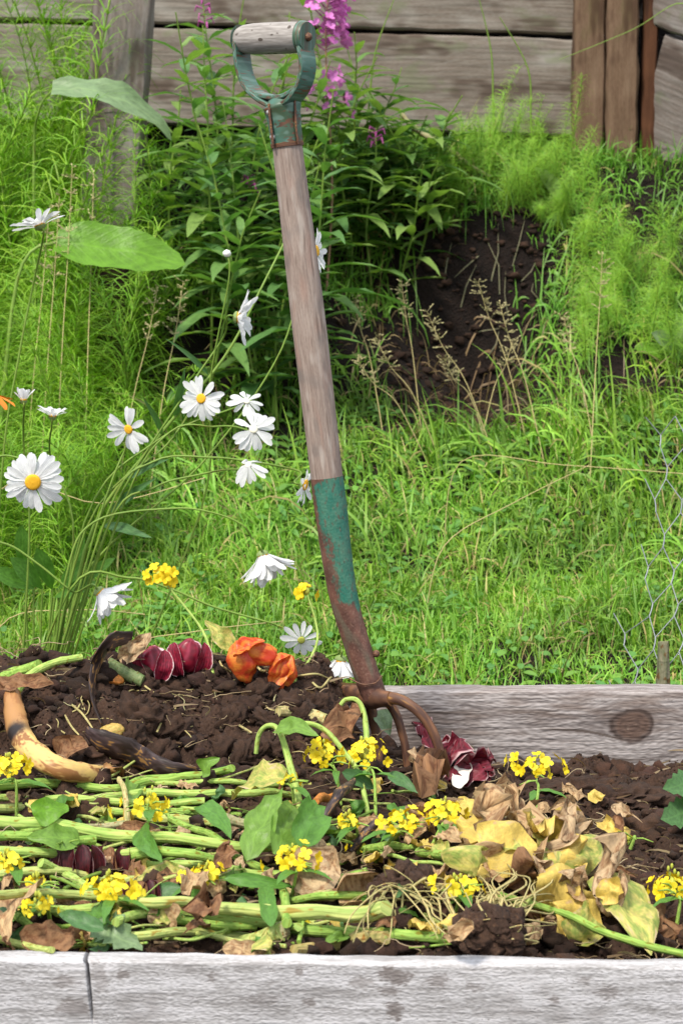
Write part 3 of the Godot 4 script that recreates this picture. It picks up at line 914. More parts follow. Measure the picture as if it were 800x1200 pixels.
func build_horsetails() -> void:
	# field horsetail: a jointed stem with whorls of thread-like branches
	var kinds := []
	for kind in 4:
		var st := MB.new()
		var th := MB.new()
		var h: float = [0.34, 0.42, 0.30, 0.38][kind]
		var lean: float = [0.35, 0.6, 0.8, 0.2][kind]
		var pts := []
		for i in 9:
			var t := i / 8.0
			pts.append(Vector3(lean * h * 0.5 * t * t, h * t * (1.0 - 0.2 * lean * t), 0.01 * sin(t * 5.0)))
		tube(st, pts, [0.0016, 0.0008], 5, Color(0.20, 0.30, 0.05))
		var whorls := 16
		for i in whorls:
			var t := 0.12 + 0.88 * i / (whorls - 1)
			var f := t * 8.0
			var k := mini(int(f), 7)
			var p: Vector3 = pts[k].lerp(pts[k + 1], f - k)
			var n := 9
			var a0 := rr(0, TAU)
			for b in n:
				var a := a0 + TAU * b / n + rr(-0.2, 0.2)
				var dir := Vector3(cos(a), 0, sin(a))
				var l := (0.115 * (1.0 - 0.75 * t) + 0.022) * rr(0.7, 1.15)
				var up := rr(0.5, 1.0)
				var side := Vector3(-dir.z, 0.3, dir.x).normalized()
				var q := p
				var first := th.v.size()
				var tone := rr(0.75, 1.25)
				var c := Color(0.22 * tone * rr(0.85, 1.2), 0.42 * tone, 0.035 * tone)
				for s in 4:
					var tt := s / 3.0
					var half := 0.00085 * (1.0 - 0.55 * tt)
					th.add(q - side * half, Vector2(0, tt), c)
					th.add(q + side * half, Vector2(1, tt), c)
					q += (dir * cos(up) + Vector3.UP * sin(up)) * l / 3.0
					up -= rr(0.35, 0.75)
				for s in 3:
					var e := first + 2 * s
					th.quad(e, e + 1, e + 3, e + 2)
		kinds.append([st.mesh(), th.mesh()])
	var spots := []
	# left: tall feathery growth beside the post and behind the daisies
	for i in 62:
		var d := rr(3.35, 4.35)
		var px := rr(-70, 150) - 25.0 * (d - 3.4)
		spots.append([px, d, rr(0.75, 1.25), 0, 0])
	# top left, up the bank
	for i in 40:
		spots.append([rr(-60, 100), rr(4.1, 4.8), rr(1.2, 1.75), 0, 1])
	for i in 12:
		spots.append([rr(85, 190), rr(3.95, 4.3), rr(1.1, 1.5), 0, 1])
	for i in 7:
		spots.append([rr(10, 100), rr(3.5, 3.7), rr(0.9, 1.15), 0, 0])
	# right: mats hanging over the bare hollow and along the corner
	for i in 84:
		var d := rr(4.3, 4.88)
		var px := rr(555, 840)
		if px < 660 and d < 4.66:
			d = rr(4.64, 4.82)
		if px > 700 and d > 4.55:
			d = rr(4.2, 4.55)
		spots.append([px, d, rr(0.35, 0.62) * (0.7 if d > 4.8 else 1.0), 1, 2 if px > 655 else 3])
	for i in 26:
		spots.append([rr(395, 560), rr(4.7, 4.88), rr(0.22, 0.38), 1, 4])
	for i in 22:
		spots.append([rr(520, 660), rr(4.60, 4.70), rr(0.35, 0.55), 1, 3])
	var first := [null, null, null, null]
	for i in spots.size():
		var s: Array = spots[i]
		var x: float = (s[0] - 400.0) / F * s[1] * 1.01
		var k: int = i % 4
		var at := Vector3(x, lawn(x, s[1]) - 0.01, -s[1])
		var o: Node3D
		var lab: String = ["feathery yellow green horsetail behind the daisies", "tall feathery horsetail rising beside the leaning post", "low feathery horsetail at the foot of the wall posts and side wall", "feathery horsetail drooping over the rim of the bare hollow", "very low feathery horsetail between the willowherb and the plank wall"][s[4]]
		var grp: String = ["horsetails behind the daisies", "tall horsetails beside the leaning post", "horsetails below the wall posts", "horsetails on the rim of the hollow", "low horsetails below the plank wall"][s[4]]
		if first[k] == null:
			o = thing("horsetail", lab, "horsetail", at, grp)
			part(o, "stem", kinds[k][0], M.horse)
			part(o, "frond", kinds[k][1], M.horse)
			first[k] = o
		else:
			o = first[k].duplicate()
			o.name = numbered("horsetail")
			add_child(o)
			o.position = at
			o.set_meta("label", lab)
			o.set_meta("group", grp)
		var tip := rr(0.0, 0.5)
		var yaw := rr(0, TAU)
		var b := Basis(Vector3.UP, yaw)
		if s[3] == 1:
			b = Basis(Vector3(1, 0, 0), rr(0.2, 0.95)) * b
		else:
			b = Basis(Vector3(rr(-1, 1), 0, rr(-1, 1)).normalized(), tip) * b
		o.basis = b.scaled(Vector3.ONE * s[2])

# ---------------------------------------------------------------- willowherb
func build_willowherb() -> void:
	var lf := []
	for k in 5:
		lf.append(leaf([0.135, 0.155, 0.12, 0.165, 0.105][k], [0.029, 0.033, 0.026, 0.035, 0.024][k], 0, [0.7, 1.1, 0.4, 0.9, 0.6][k], 0.5, 0.05, k * 3.0, 9, 3, 0.0, 0.12))
	var spots := []   # px of the foot, d, height, px of the tip
	for i in 34:
		var px := rr(165, 500)
		var d := rr(4.0, 4.62)
		var h := rr(0.28, 0.5) if px > 400 else rr(0.38, 0.72)
		if px > 380:
			d = rr(4.5, 4.75)
			if px > 430:
				h *= 0.7
		spots.append([px, d, h])
	var n := 0
	for s in spots:
		var x: float = (s[0] - 400.0) / F * s[1]
		willow(Vector3(x, lawn(x, s[1]) - 0.01, -s[1]), s[2], Vector3(rr(-0.14, 0.14), 0, rr(-0.05, 0.15)), lf, n % 3, 0)
		n += 1
	# the flowering one and its budding neighbour right behind the grip
	var f := P(385, 430, 4.42)
	f.y = lawn(f.x, 4.42) - 0.01
	var tip := P(386, -25, 4.42)
	willow(f, tip.y - f.y, Vector3(tip.x - f.x, 0, 0.0), lf, 1, 2)
	var g := P(432, 360, 4.5)
	g.y = lawn(g.x, 4.5) - 0.01
	willow(g, P(432, 150, 4.5).y - g.y, Vector3(0.01, 0, 0.0), lf, 0, 1)
	g = P(300, 360, 4.3)
	g.y = lawn(g.x, 4.3) - 0.01
	willow(g, P(290, 205, 4.3).y - g.y, Vector3(-0.02, 0, 0.03), lf, 1, 1)
	g = P(255, 330, 4.6)
	g.y = lawn(g.x, 4.6) - 0.01
	willow(g, P(243, 0, 4.6).y - g.y, Vector3(-0.02, 0, 0.0), lf, 2, 1)

func willow(base: Vector3, h: float, lean: Vector3, lf: Array, tone: int, flowering: int) -> void:
	var label: String = [("low leafy willowherb stem left of the bare hollow" if base.x > -0.05 else ("tall leafy willowherb stem between the leaning post and the fork handle" if h > 0.55 else "middling leafy willowherb stem between the leaning post and the fork handle")), "willowherb stem topped with reddish buds among the weeds", "tall willowherb with a bright pink flower spike behind the fork grip"][flowering]
	var t := thing("willowherb", label, "willowherb", base, ["leafy willowherb stems left of the hollow" if base.x > -0.05 else ("tall leafy willowherb stems" if h > 0.55 else "middling leafy willowherb stems"), "budding willowherb stems", ""][flowering])
	var pts := []
	for i in 7:
		var k := i / 6.0
		pts.append(Vector3(lean.x * k * k + 0.008 * sin(k * 7.0 + base.x * 30.0), h * k, lean.z * k * k))
	part(t, "stem", tube_mesh(pts, [0.0032, 0.0026, 0.0014], 6), M.redstem if flowering == 2 else M.stem)
	var leafy := 0.93 if flowering < 2 else 0.68
	var n := int(h * leafy / 0.020)
	var a := rr(0, TAU)
	var mats := [M.lance, M.lance2, M.lance3]
	for i in n:
		var k := 0.14 + (leafy - 0.14) * i / n
		var f := k * 6.0
		var j := mini(int(f), 5)
		var p: Vector3 = pts[j].lerp(pts[j + 1], f - j)
		a += 2.4 + rr(-0.25, 0.25)
		var out := Vector3(cos(a), lerpf(0.25, 0.8, k) + rr(-0.2, 0.2), sin(a) + 0.25).normalized()
		var s := lerpf(1.15, 0.55, maxf(0.0, (k - 0.5) * 2.0)) * rr(0.8, 1.15)
		part(t, "leaf", lf[rng.randi() % 5], mats[(tone + (1 if rng.randf() < 0.25 else 0)) % 3], Transform3D(basis_yz(out, Vector3.UP).scaled_local(Vector3.ONE * s), p))
	if flowering == 1:
		for i in 9:
			var k := 0.9 + 0.1 * i / 9.0
			var p: Vector3 = pts[5].lerp(pts[6], (k * 6.0 - 5.0))
			a += 2.4
			var q := p + Vector3(cos(a) * 0.016, 0.006, sin(a) * 0.016)
			part(t, "bud", tube_mesh([p, q, q + Vector3(cos(a) * 0.004, -0.012, sin(a) * 0.004)], [0.0008, 0.002, 0.0035, 0.0012], 5), M.pinkdark)
	if flowering == 2:
		var fl := MB.new()
		for e in 4:
			var dirp := Vector3(cos(e * PI / 2 + 0.4), 0.25, sin(e * PI / 2 + 0.4))
			leaf_in(fl, Transform3D(basis_yz(dirp, Vector3.UP), Vector3.ZERO), 0.0155, 0.013, 2, -0.3, 0.4, 0.06, e, 6, 5)
		var fm := fl.mesh()
		for i in 66:
			var k := 0.72 + 0.27 * i / 66.0
			if i < 14:
				k = 0.60 + 0.010 * i
			var f := k * 6.0
			var j := mini(int(f), 5)
			var p: Vector3 = pts[j].lerp(pts[j + 1], f - j)
			a += 2.4 + rr(-0.3, 0.3)
			var dirr := Vector3(cos(a) + 0.45, 0.35 if i >= 14 else -0.3, sin(a)).normalized()
			var l := rr(0.024, 0.056)
			var o := part(t, "flower", fm, M.pink, Transform3D(basis_yz(basis_yz(dirr, Vector3.UP).z * 0.4 + dirr.rotated(Vector3.UP, 0.3), Vector3(rr(-0.6, 0.6), rr(-0.5, 0.5), 1)).scaled_local(Vector3.ONE * rr(0.85, 1.2)), p + dirr * l))
			part(o, "pedicel", tube_mesh([Vector3.ZERO, o.transform.affine_inverse() * p], [0.0008, 0.0012], 4), M.pinkdark)

# ---------------------------------------------------------------- grasses in seed, dock, twig, wire
func build_weeds() -> void:
	# seeding grass stalks: [foot px, foot py, d, tip px, tip py, tip d]
	var st := [
		[585, 575, 3.9, 500, 365, 3.95], [520, 560, 3.9, 440, 395, 3.9],
		[640, 560, 3.9, 585, 355, 4.0], [620, 550, 4.0, 560, 330, 4.1], [575, 520, 4.0, 520, 420, 4.0], [505, 520, 3.9, 418, 420, 3.9], 
		[690, 560, 3.8, 705, 300, 4.0], [560, 510, 4.0, 600, 400, 4.1], [495, 500, 4.0, 470, 330, 4.1], [700, 540, 3.9, 660, 370, 4.0], [450, 500, 4.0, 415, 350, 4.1],
		[60, 560, 3.6, 85, 195, 3.8], [40, 520, 3.6, 70, 230, 3.8], [95, 540, 3.6, 110, 205, 3.9], [20, 500, 3.6, 58, 245, 3.8], [130, 560, 3.7, 185, 335, 3.8], [170, 560, 3.7, 215, 330, 3.9],
	]
	for s in st:
		var tip := P(s[3], s[4], s[5])
		var foot := P(s[0], s[1], s[2])
		foot.y = lawn(foot.x, s[2]) - 0.01
		var t := thing("seeding_grass", "thin straw coloured grass stalk with a loose pale seed head", "grass stalk", foot, "seeding grass stalks")
		var pts := smooth_path([foot, foot.lerp(tip, 0.45) + Vector3(0, 0.03, 0), tip.lerp(foot, 0.22), tip], 5)
		wpart(t, "stem", tube_mesh(pts, [0.0013, 0.0009, 0.0005], 4), M.straw)
		var head := MB.new()
		var n := pts.size()
		for i in 16:
			var k := 0.70 + 0.30 * i / 15.0
			var p: Vector3 = pts[mini(int(k * (n - 1)), n - 1)]
			for b in 2:
				var a := rr(0, TAU)
				var q := p + Vector3(cos(a), rr(-0.1, 0.9), sin(a)) * rr(0.008, 0.030) * (1.25 - k * 0.6)
				tube(head, [p, q], 0.00035, 3, Color(0.9, 0.9, 0.9), Vector3(0, 0, -1), 1.0, false)
				for e in 2:
					var q2 := q.lerp(p, e * 0.35) + Vector3(rr(-1, 1), rr(-1, 1), rr(-1, 1)) * 0.002
					lump_in(head, Transform3D(basis_yz(q - p, Vector3(0, 0, 1)), q2), Vector3(0.0011, 0.0030, 0.0011), 0.0, 1.0, 0.0, 4, 5, Color.WHITE * rr(0.8, 1.5))
		wpart(t, "seed_head", head.mesh(), M.seed)
	# bare bent straws
	for s in [[540, 541, 3.62, 660, 545, 3.5, 812, 556, 3.4], [520, 640, 3.3, 600, 590, 3.4, 690, 545, 3.5], [150, 760, 3.0, 230, 740, 3.0, 330, 728, 2.9], [0, 735, 2.9, 90, 715, 2.9, 170, 720, 2.9], [0, 575, 3.1, 120, 590, 3.1, 240, 560, 3.1]]:
		var pts := []
		for k in 3:
			pts.append(P(s[3 * k], s[3 * k + 1], s[3 * k + 2]))
		var foot: Vector3 = pts[0]
		pts.push_front(Vector3(foot.x - 0.03, lawn(foot.x, -foot.z), foot.z))
		single("bent_straw", "long thin pale straw leaning across the green grass", "straw", tube_mesh(smooth_path(pts, 6), [0.0009, 0.0007], 4), M.straw, Transform3D(), "bent straws in the lawn")
	# a tall blade in front of the wall
	for s in [[580, 190, 4.85, 575, 60, 560, -5], [625, 200, 4.85, 618, 80, 585, 20], [425, 180, 4.8, 440, 60, 463, -5], [650, 70, 4.7, 760, 20, 830, -10]]:
		var foot := P(s[0], s[1], s[2])
		var g := lawn(foot.x, s[2])
		var pts := [Vector3(foot.x, minf(g, foot.y), foot.z), foot.lerp(P(s[3], s[4], s[2]), 0.5), P(s[3], s[4], s[2]), P(s[5], s[6], s[2])]
		if s[0] == 650:
			var c := P(835, 260, 4.4)
			pts = [Vector3(c.x, lawn(c.x, 4.4), c.z), P(830, 60, 4.5), P(800, 4, 4.55), P(740, 35, 4.6), P(655, 70, 4.65)]
		single("grass_blade", "single tall green grass stem against the timber wall", "grass stem", tube_mesh(smooth_path(pts, 6), [0.0028, 0.0022, 0.001], 4, 0.4), M.stem, Transform3D(), "tall grass stems before the wall")
	# dock: two big leaves over the weeds and a low one at the right
	var foot := P(-10, 420, 3.75)
	foot.y = lawn(foot.x, 3.75)
	var t := thing("dock_plant", "dock with one large flat bright green leaf over the stump", "dock", foot)
	var a := P(66, 283, 3.78)
	var b := P(214, 297, 3.76)
	wpart(t, "stalk", tube_mesh(smooth_path([foot, P(20, 330, 3.76), a], 6), [0.005, 0.003], 6), M.stem)
	var l := leaf((b - a).length() * 1.02, 0.105, 4, 0.25, 0.35, 0.03, 2.0, 16, 9, 0.04, 0.10)
	part(t, "leaf", l, M.dock, Transform3D(basis_yz(b - a, Vector3(0.05, 0.62, 0.8)), a - foot))
	var foot2 := P(40, 330, 4.1)
	foot2.y = lawn(foot2.x, 4.1)
	var t2 := thing("dock_plant", "dock with a pale drooping leaf hanging before the leaning post", "dock", foot2)
	var a2 := P(62, 106, 4.05)
	wpart(t2, "stalk", tube_mesh(smooth_path([foot2, P(40, 200, 4.1), P(46, 130, 4.06), a2], 6), [0.005, 0.0025], 6), M.stem)
	var l2 := leaf(0.275, 0.078, 4, 1.35, 0.45, 0.04, 5.0, 18, 9, 0.05, 0.15)
	part(t2, "leaf", l2, M.dockpale, Transform3D(basis_yz(Vector3(0.95, 0.12, 0.12), Vector3(0.2, 0.85, 0.75)), a2 - foot2))
	var foot3 := G(790, 430)
	var t3 := thing("dock_plant", "small dock with upright pale leaves at the foot of the bank", "dock", foot3)
	for q in [[0.085, 0.05, Vector3(-0.3, 0.6, 0.5), M.dockpale], [0.10, 0.04, Vector3(0.2, 1.0, 0.1), M.green2], [0.11, 0.045, Vector3(0.8, 0.55, 0.2), M.green], [0.09, 0.045, Vector3(-0.9, 0.45, 0.3), M.dock]]:
		part(t3, "leaf", leaf(q[0], q[1], 4, 0.7, 0.4, 0.05, q[0] * 90.0, 10, 7), q[3], Transform3D(basis_yz(q[2], Vector3(0, 0.7, 0.7)), Vector3(0, 0.02, 0)))
	# leaf lying in the mat on the bank at the right
	part(thing("dock_plant", "lone wide green leaf poking out of the horsetail mat on the bank", "dock", G(655, 240)), "leaf", leaf(0.12, 0.035, 0, 1.4, 0.3, 0.04, 3.0, 10, 5), M.lance2, Transform3D(basis_yz(Vector3(-0.4, 1.0, 0.3), Vector3(0.2, 0.3, 1)), Vector3(0, 0.0, 0.05)))
	# dead stick on the bank
	var pts := []
	for q in [[470, 134, 4.80], [492, 155, 4.76], [520, 170, 4.72], [545, 190, 4.69], [575, 207, 4.66]]:
		pts.append(P(q[0], q[1], q[2]))
	single("dead_stick", "pale dead stick lying on the bank below the wall", "stick", tube_mesh(smooth_path(pts, 5), [0.006, 0.008, 0.0065, 0.005, 0.003], 7, 1.0, 0.5), M.palewood)
	for q in [[575, 330, 590, 268], [600, 312, 606, 262], [585, 345, 575, 285], [560, 300, 545, 330], [610, 330, 625, 300], [540, 360, 560, 310], [595, 370, 585, 320], [555, 390, 590, 380], [520, 330, 535, 290], [630, 350, 615, 330], [570, 420, 585, 390]]:
		var p0 := G(q[0], q[1], 0.004)
		var p1 := G(q[2] + rr(-14, 14), q[3] + rr(-8, 8), 0.006)
		single("dead_stalk", "pale dead stalk hanging in the bare earth hollow", "stalk", tube_mesh([p0, p0.lerp(p1, 0.5) + Vector3(rr(-0.014, 0.014), 0.0, 0.014), p1], [0.0019, 0.0012, 0.0006], 5, 1.0, 0.5), M.greywood, Transform3D(), "dead stalks in the hollow")
	# hexagonal wire netting bent at the right, held by a small peg
	var wf := G(770, 790)
	var w := thing("wire_netting", "rusty grey hexagonal wire netting sagging beside the lawn", "netting", P(780, 800, 3.0))
	var o := P(716, 832, 2.80)
	var ax := (P(860, 850, 2.66) - o) / 4.0
	var ay := (P(782, 490, 3.02) - o) / 9.0
	var node := func(i: float, j: float) -> Vector3: return o + ax * i + ay * j + Vector3(0.012 * n3(i * 0.4, j * 0.4, 3.0) - 0.010 * sin(j * 0.8), 0.0, 0.03 * n3(i * 0.5, j * 0.5, 6.0) + 0.03 * sin(j * 0.5))
	for j in 9:
		for i in 5:
			var sh := 0.5 if j % 2 else 0.0
			var c0: Vector3 = node.call(i + sh, j)
			var c1: Vector3 = node.call(i + sh, j + 0.36)
			var c2: Vector3 = node.call(i + sh + 0.5, j + 1.0)
			var c3: Vector3 = node.call(i + sh - 0.5, j + 1.0)
			var mb := MB.new()
			tube(mb, [c0, c0.lerp(c1, 0.5) + Vector3(0.0006, 0, 0), c1], 0.0011, 4, Color.WHITE, Vector3(0, 0, -1), 1.0, false)
			tube(mb, [c1, c1.lerp(c2, 0.5), c2], 0.0008, 4, Color.WHITE, Vector3(0, 0, -1), 1.0, false)
			tube(mb, [c1, c1.lerp(c3, 0.5), c3], 0.0008, 4, Color.WHITE, Vector3(0, 0, -1), 1.0, false)
			wpart(w, "wire_loop", mb.mesh(), M.wire)
	var pg := P(776, 812, 2.74)
	var pg2 := P(778, 752, 2.74)
	pg.y = lawn(pg.x, 2.74) - 0.03
	single("wooden_peg", "short grey split wooden peg behind the back board", "peg", tube_mesh([pg, pg.lerp(pg2, 0.6), pg2], [0.012, 0.011, 0.007], 7, 0.7, 0.45), M.greywood)

# ---------------------------------------------------------------- the digging fork
func sweep(mb: MB, pts: Array, side: Vector3, hw: float, ht: float) -> void:
	var n := pts.size()
	var sec := []
	var e := minf(hw, ht) * 0.5
	for q in [[1, 1], [-1, 1], [-1, -1], [1, -1]]:
		var cx: float = q[0] * (hw - e)
		var cy: float = q[1] * (ht - e)
		for k in 3:
			var a := atan2(q[1], q[0]) + (k - 1) * PI / 4
			sec.append(Vector2(cx + cos(a) * e, cy + sin(a) * e))
	sec.append(sec[0])
	var first := mb.v.size()
	for i in n:
		var t: Vector3 = (pts[mini(i + 1, n - 1)] - pts[maxi(i - 1, 0)]).normalized()
		var s := (side - t * side.dot(t)).normalized()
		var u := t.cross(s)
		for k in sec.size():
			mb.add(pts[i] + s * sec[k].x + u * sec[k].y, Vector2(float(k) / (sec.size() - 1), 2.0 * i / n))
	for i in n - 1:
		for k in sec.size() - 1:
			var a: int = first + i * sec.size() + k
			mb.quad(a, a + sec.size(), a + sec.size() + 1, a + 1)
	for end in 2:
		var row: int = first + (0 if end == 0 else (n - 1) * sec.size())
		for k in range(1, sec.size() - 2):
			if end == 0:
				mb.tri(row, row + k, row + k + 1)
			else:
				mb.tri(row, row + k + 1, row + k)

func px_path(list: Array, d: float, per := 6) -> Array:
	var pts := []
	for q in list:
		pts.append(P(q[0], q[1], d if q.size() < 3 else q[2]))
	return smooth_path(pts, per)

func build_fork() -> void:
	var D := 2.40
	var base := P(470, 900, D)
	base.y = soil(base.x, D)
	var t := thing("digging_fork", "old digging fork with worn wooden handle and rusty green socket standing in compost", "garden fork", base)
	var mb := MB.new()
	tube(mb, px_path([[336, 166], [345, 240], [355, 322], [369, 440], [383, 560.5]], D, 5), [0.0172, 0.0186, 0.0200, 0.0196, 0.0188], 24, Color.WHITE, Vector3(0, 0, -1), 1.0, true, 0.012)
	wpart(t, "wooden_handle", mb.mesh(), M.handle)
	mb = MB.new()
	tube(mb, px_path([[382.8, 559], [388, 600], [392, 632], [398, 675], [405.5, 712], [416.5, 750], [428.5, 788], [438.5, 816]], D, 6), [0.0196, 0.0194, 0.0188, 0.0180, 0.0172, 0.0162, 0.0158, 0.0156, 0.0150], 24, Color.WHITE, Vector3(0, 0, -1), 1.0, true, 0.02)
	var socket := wpart(t, "metal_socket", mb.mesh(), M.shaft)
	part(socket, "rivet", lump(Vector3(0.0045, 0.0045, 0.0045), 0.05), M.rust, Transform3D(Basis(), P(440.5, 766, D - 0.002)))
	mb = MB.new()
	tube(mb, px_path([[409, 795, 2.39], [425, 802, 2.383], [440, 800, 2.384], [447, 792, 2.395]], D, 5), 0.0011, 5)
	part(socket, "twist_of_wire", mb.mesh(), M.rust)
	# head and tines: a forged shoulder, four tines bowing away and down into the soil
	mb = MB.new()
	tube(mb, px_path([[399, 811, 2.47], [412, 812, 2.44], [428, 817, 2.41], [442, 818, 2.39], [458, 819, 2.375]], D, 5), [0.008, 0.010, 0.0135, 0.0135, 0.009], 12, Color.WHITE, Vector3(0, 0, -1), 0.85, true, 0.1)
	wpart(t, "shoulder", mb.mesh(), M.rust)
	var tines := [
		[[[446, 817, 2.385], [468, 820, 2.37], [489, 833, 2.36], [506, 856, 2.355], [516, 885, 2.352], [521, 915, 2.35], [523, 960, 2.345]], [0.0082, 0.0066, 0.0062, 0.0060, 0.0057, 0.0052, 0.0045]],
		[[[441, 818, 2.40], [453, 822, 2.405], [463, 836, 2.405], [470, 856, 2.402], [476, 885, 2.40], [479, 940, 2.395]], [0.0068, 0.0056, 0.0052, 0.005, 0.0047, 0.0042]],
		[[[428, 817, 2.42], [433, 824, 2.44], [437, 842, 2.445], [442, 870, 2.44], [446, 930, 2.43]], [0.0075, 0.0066, 0.0062, 0.006, 0.005]],
		[[[402, 811, 2.465], [398, 816, 2.475], [398, 835, 2.48], [402, 870, 2.475], [408, 920, 2.465]], [0.0075, 0.0072, 0.007, 0.006, 0.005]]]
	for q in tines:
		mb = MB.new()
		tube(mb, px_path(q[0], D, 6), q[1], 10, Color.WHITE, Vector3(0, 0, -1), 0.9, true, 0.06)
		wpart(t, "tine", mb.mesh(), M.rust)
	# D grip
	var gl := P(277, 46.5, 2.432)
	var gr := P(356, 43.5, 2.378)
	var A := (gr - gl).normalized()
	var upv := (P(336, 166, D) - P(328, 40, D)).normalized() * -1.0
	var N := A.cross(upv).normalized()
	mb = MB.new()
	tube(mb, smooth_path([gl - A * 0.001, gl + A * 0.004, gl + A * 0.012, gl.lerp(gr, 0.5), gr - A * 0.012, gr - A * 0.004], 4), [0.011, 0.0160, 0.0176, 0.0180, 0.0182, 0.0182, 0.0180, 0.0178, 0.0172], 24, Color.WHITE, Vector3(0, -1, 0), 1.0, true, 0.01)
	wpart(t, "grip", mb.mesh(), M.grip)
	var dp := func(x: float, y: float) -> Vector3: return P(x, y, 2.40 - (x - 323.0) * 0.00066)
	var yoke := wpart(t, "yoke", ArrayMesh.new(), M.strap)
	mb = MB.new()
	var lp := []
	for q in [[282, 50], [284, 70], [287, 86], [295, 103], [308, 116], [322, 124]]:
		lp.append(dp.call(q[0], q[1]))
	sweep(mb, smooth_path(lp, 6), N, 0.0145, 0.0026)
	var rp := []
	for q in [[354.5, 46], [359, 64], [360, 82], [355, 101], [345, 116], [332, 125]]:
		rp.append(dp.call(q[0], q[1]))
	sweep(mb, smooth_path(rp, 6), N, 0.0145, 0.0026)
	# bridge across the crotch
	sweep(mb, smooth_path([dp.call(300, 109), dp.call(318, 114), dp.call(336, 113), dp.call(351, 105)], 5), N, 0.0120, 0.0028)
	tube(mb, px_path([[327, 112], [330, 122], [332, 134], [334, 150], [336.5, 170]], D, 5), [0.013, 0.0225, 0.0200, 0.0190, 0.0186, 0.0184], 24, Color.WHITE, Vector3(0, 0, -1), 1.0, true, 0.02)
	yoke.mesh = mb.mesh()
	var cap := MB.new()
	tube(cap, [gr - A * 0.003, gr + A * 0.0035, gr + A * 0.0055], [0.0188, 0.0188, 0.0170], 24)
	part(yoke, "eye", cap.mesh(), M.strap)
	cap = MB.new()
	tube(cap, [gl + A * 0.003, gl + A * 0.0045], [0.0160, 0.0172], 24)
	part(yoke, "eye", cap.mesh(), M.strap)
	part(yoke, "rivet", lump(Vector3(0.005, 0.005, 0.005), 0.1), M.rust, Transform3D(Basis(), gr + A * 0.0055))
	for q in [[315.5, 132], [319.5, 161]]:
		part(yoke, "rivet", lump(Vector3(0.0036, 0.0036, 0.0036), 0.05), M.rivet, Transform3D(Basis(), P(q[0], q[1], D - 0.0125)))
	# folded edges of the straps down the socket and the rim at its foot
	mb = MB.new()
	sweep(mb, px_path([[345, 112, 2.386], [346, 130, 2.385], [347, 150, 2.385], [349.5, 169, 2.386]], D, 4), Vector3(0, 0, 1), 0.003, 0.0012)
	sweep(mb, px_path([[315, 122, 2.385], [316, 135, 2.384], [318, 152, 2.384], [320, 170, 2.384]], D, 4), Vector3(0, 0, 1), 0.0030, 0.0014)
	part(yoke, "seam", mb.mesh(), M.rust)
	mb = MB.new()
	tube(mb, px_path([[336.2, 167.5], [336.7, 172]], D, 2), [0.0192, 0.0190], 24)
	part(yoke, "rim", mb.mesh(), M.rust)

# ---------------------------------------------------------------- daisies
var petals := []

# head: pixel and distance; face: where it looks; reach: petal length; cup: petal angle from the plane of the head (+ forward); stem: pixels from the head down to the foot
func daisy(label: String, hx: float, hy: float, d: float, face: Vector3, reach: float, cup: float, n: int, stem: Array, disc_r := 0.0085, disc_m := "disc", gap := 0.0) -> void:
	var c := P(hx, hy, d)
	face = face.normalized()
	var pts := [c - face * 0.003, c - face * 0.014]
	for q in stem:
		pts.append(P(q[0] + (rr(-26, 26) if q[1] > 585 and q[1] < 720 and q[0] < 140 else 0.0), q[1], q[2] if q.size() > 2 else lerpf(d, 2.80, 0.7)))
	var last: Vector3 = pts[pts.size() - 1]
	last += Vector3(rr(-0.10, 0.12), 0, rr(-0.05, 0.03))
	last.y = ground(last.x, -last.z) - 0.01
	pts.append(last)
	pts.reverse()
	var t := thing("daisy", label, "daisy", last)
	wpart(t, "stem", tube_mesh(smooth_path(pts, 6), [0.0022, 0.0019, 0.0015, 0.0013], 6), M.stem)
	var b := basis_yz(face, Vector3.UP)
	var head := Transform3D(b, c - last)
	part(t, "disc", lathe([Vector2(0, disc_r * 0.42), Vector2(disc_r * 0.4, disc_r * 0.36), Vector2(disc_r * 0.7, disc_r * 0.36), Vector2(disc_r * 0.86, disc_r * 0.20), Vector2(disc_r * 0.88, 0), Vector2(disc_r * 0.7, -0.002)], 16), M[disc_m], head)
	part(t, "calyx", lathe([Vector2(disc_r * 0.98, -0.0008), Vector2(disc_r * 0.9, -0.004), Vector2(disc_r * 0.4, -0.0065), Vector2(0, -0.007)], 12), M.calyx, head)
	n = int(n * 1.3)
	for k in n:
		var a := TAU * k / n + rr(-0.10, 0.10)
		if rng.randf() < gap:
			continue
		var dirp := b.x * cos(a) + b.z * sin(a)
		var q := cup + rr(-0.28, 0.2)
		var y := (dirp * cos(q) + face * sin(q)).normalized()
		var z := (face * cos(q) - dirp * sin(q)).normalized()
		var s := reach / 0.026 * rr(0.78, 1.08)
		part(t, "petal", petals[rng.randi() % 4], M.petal, Transform3D(basis_yz(y, z.rotated(y, rr(-0.25, 0.25))).scaled_local(Vector3(s * rr(0.9, 1.1), s, s)), c - last + dirp * disc_r * 0.78 + face * rr(-0.0008, 0.0008)))

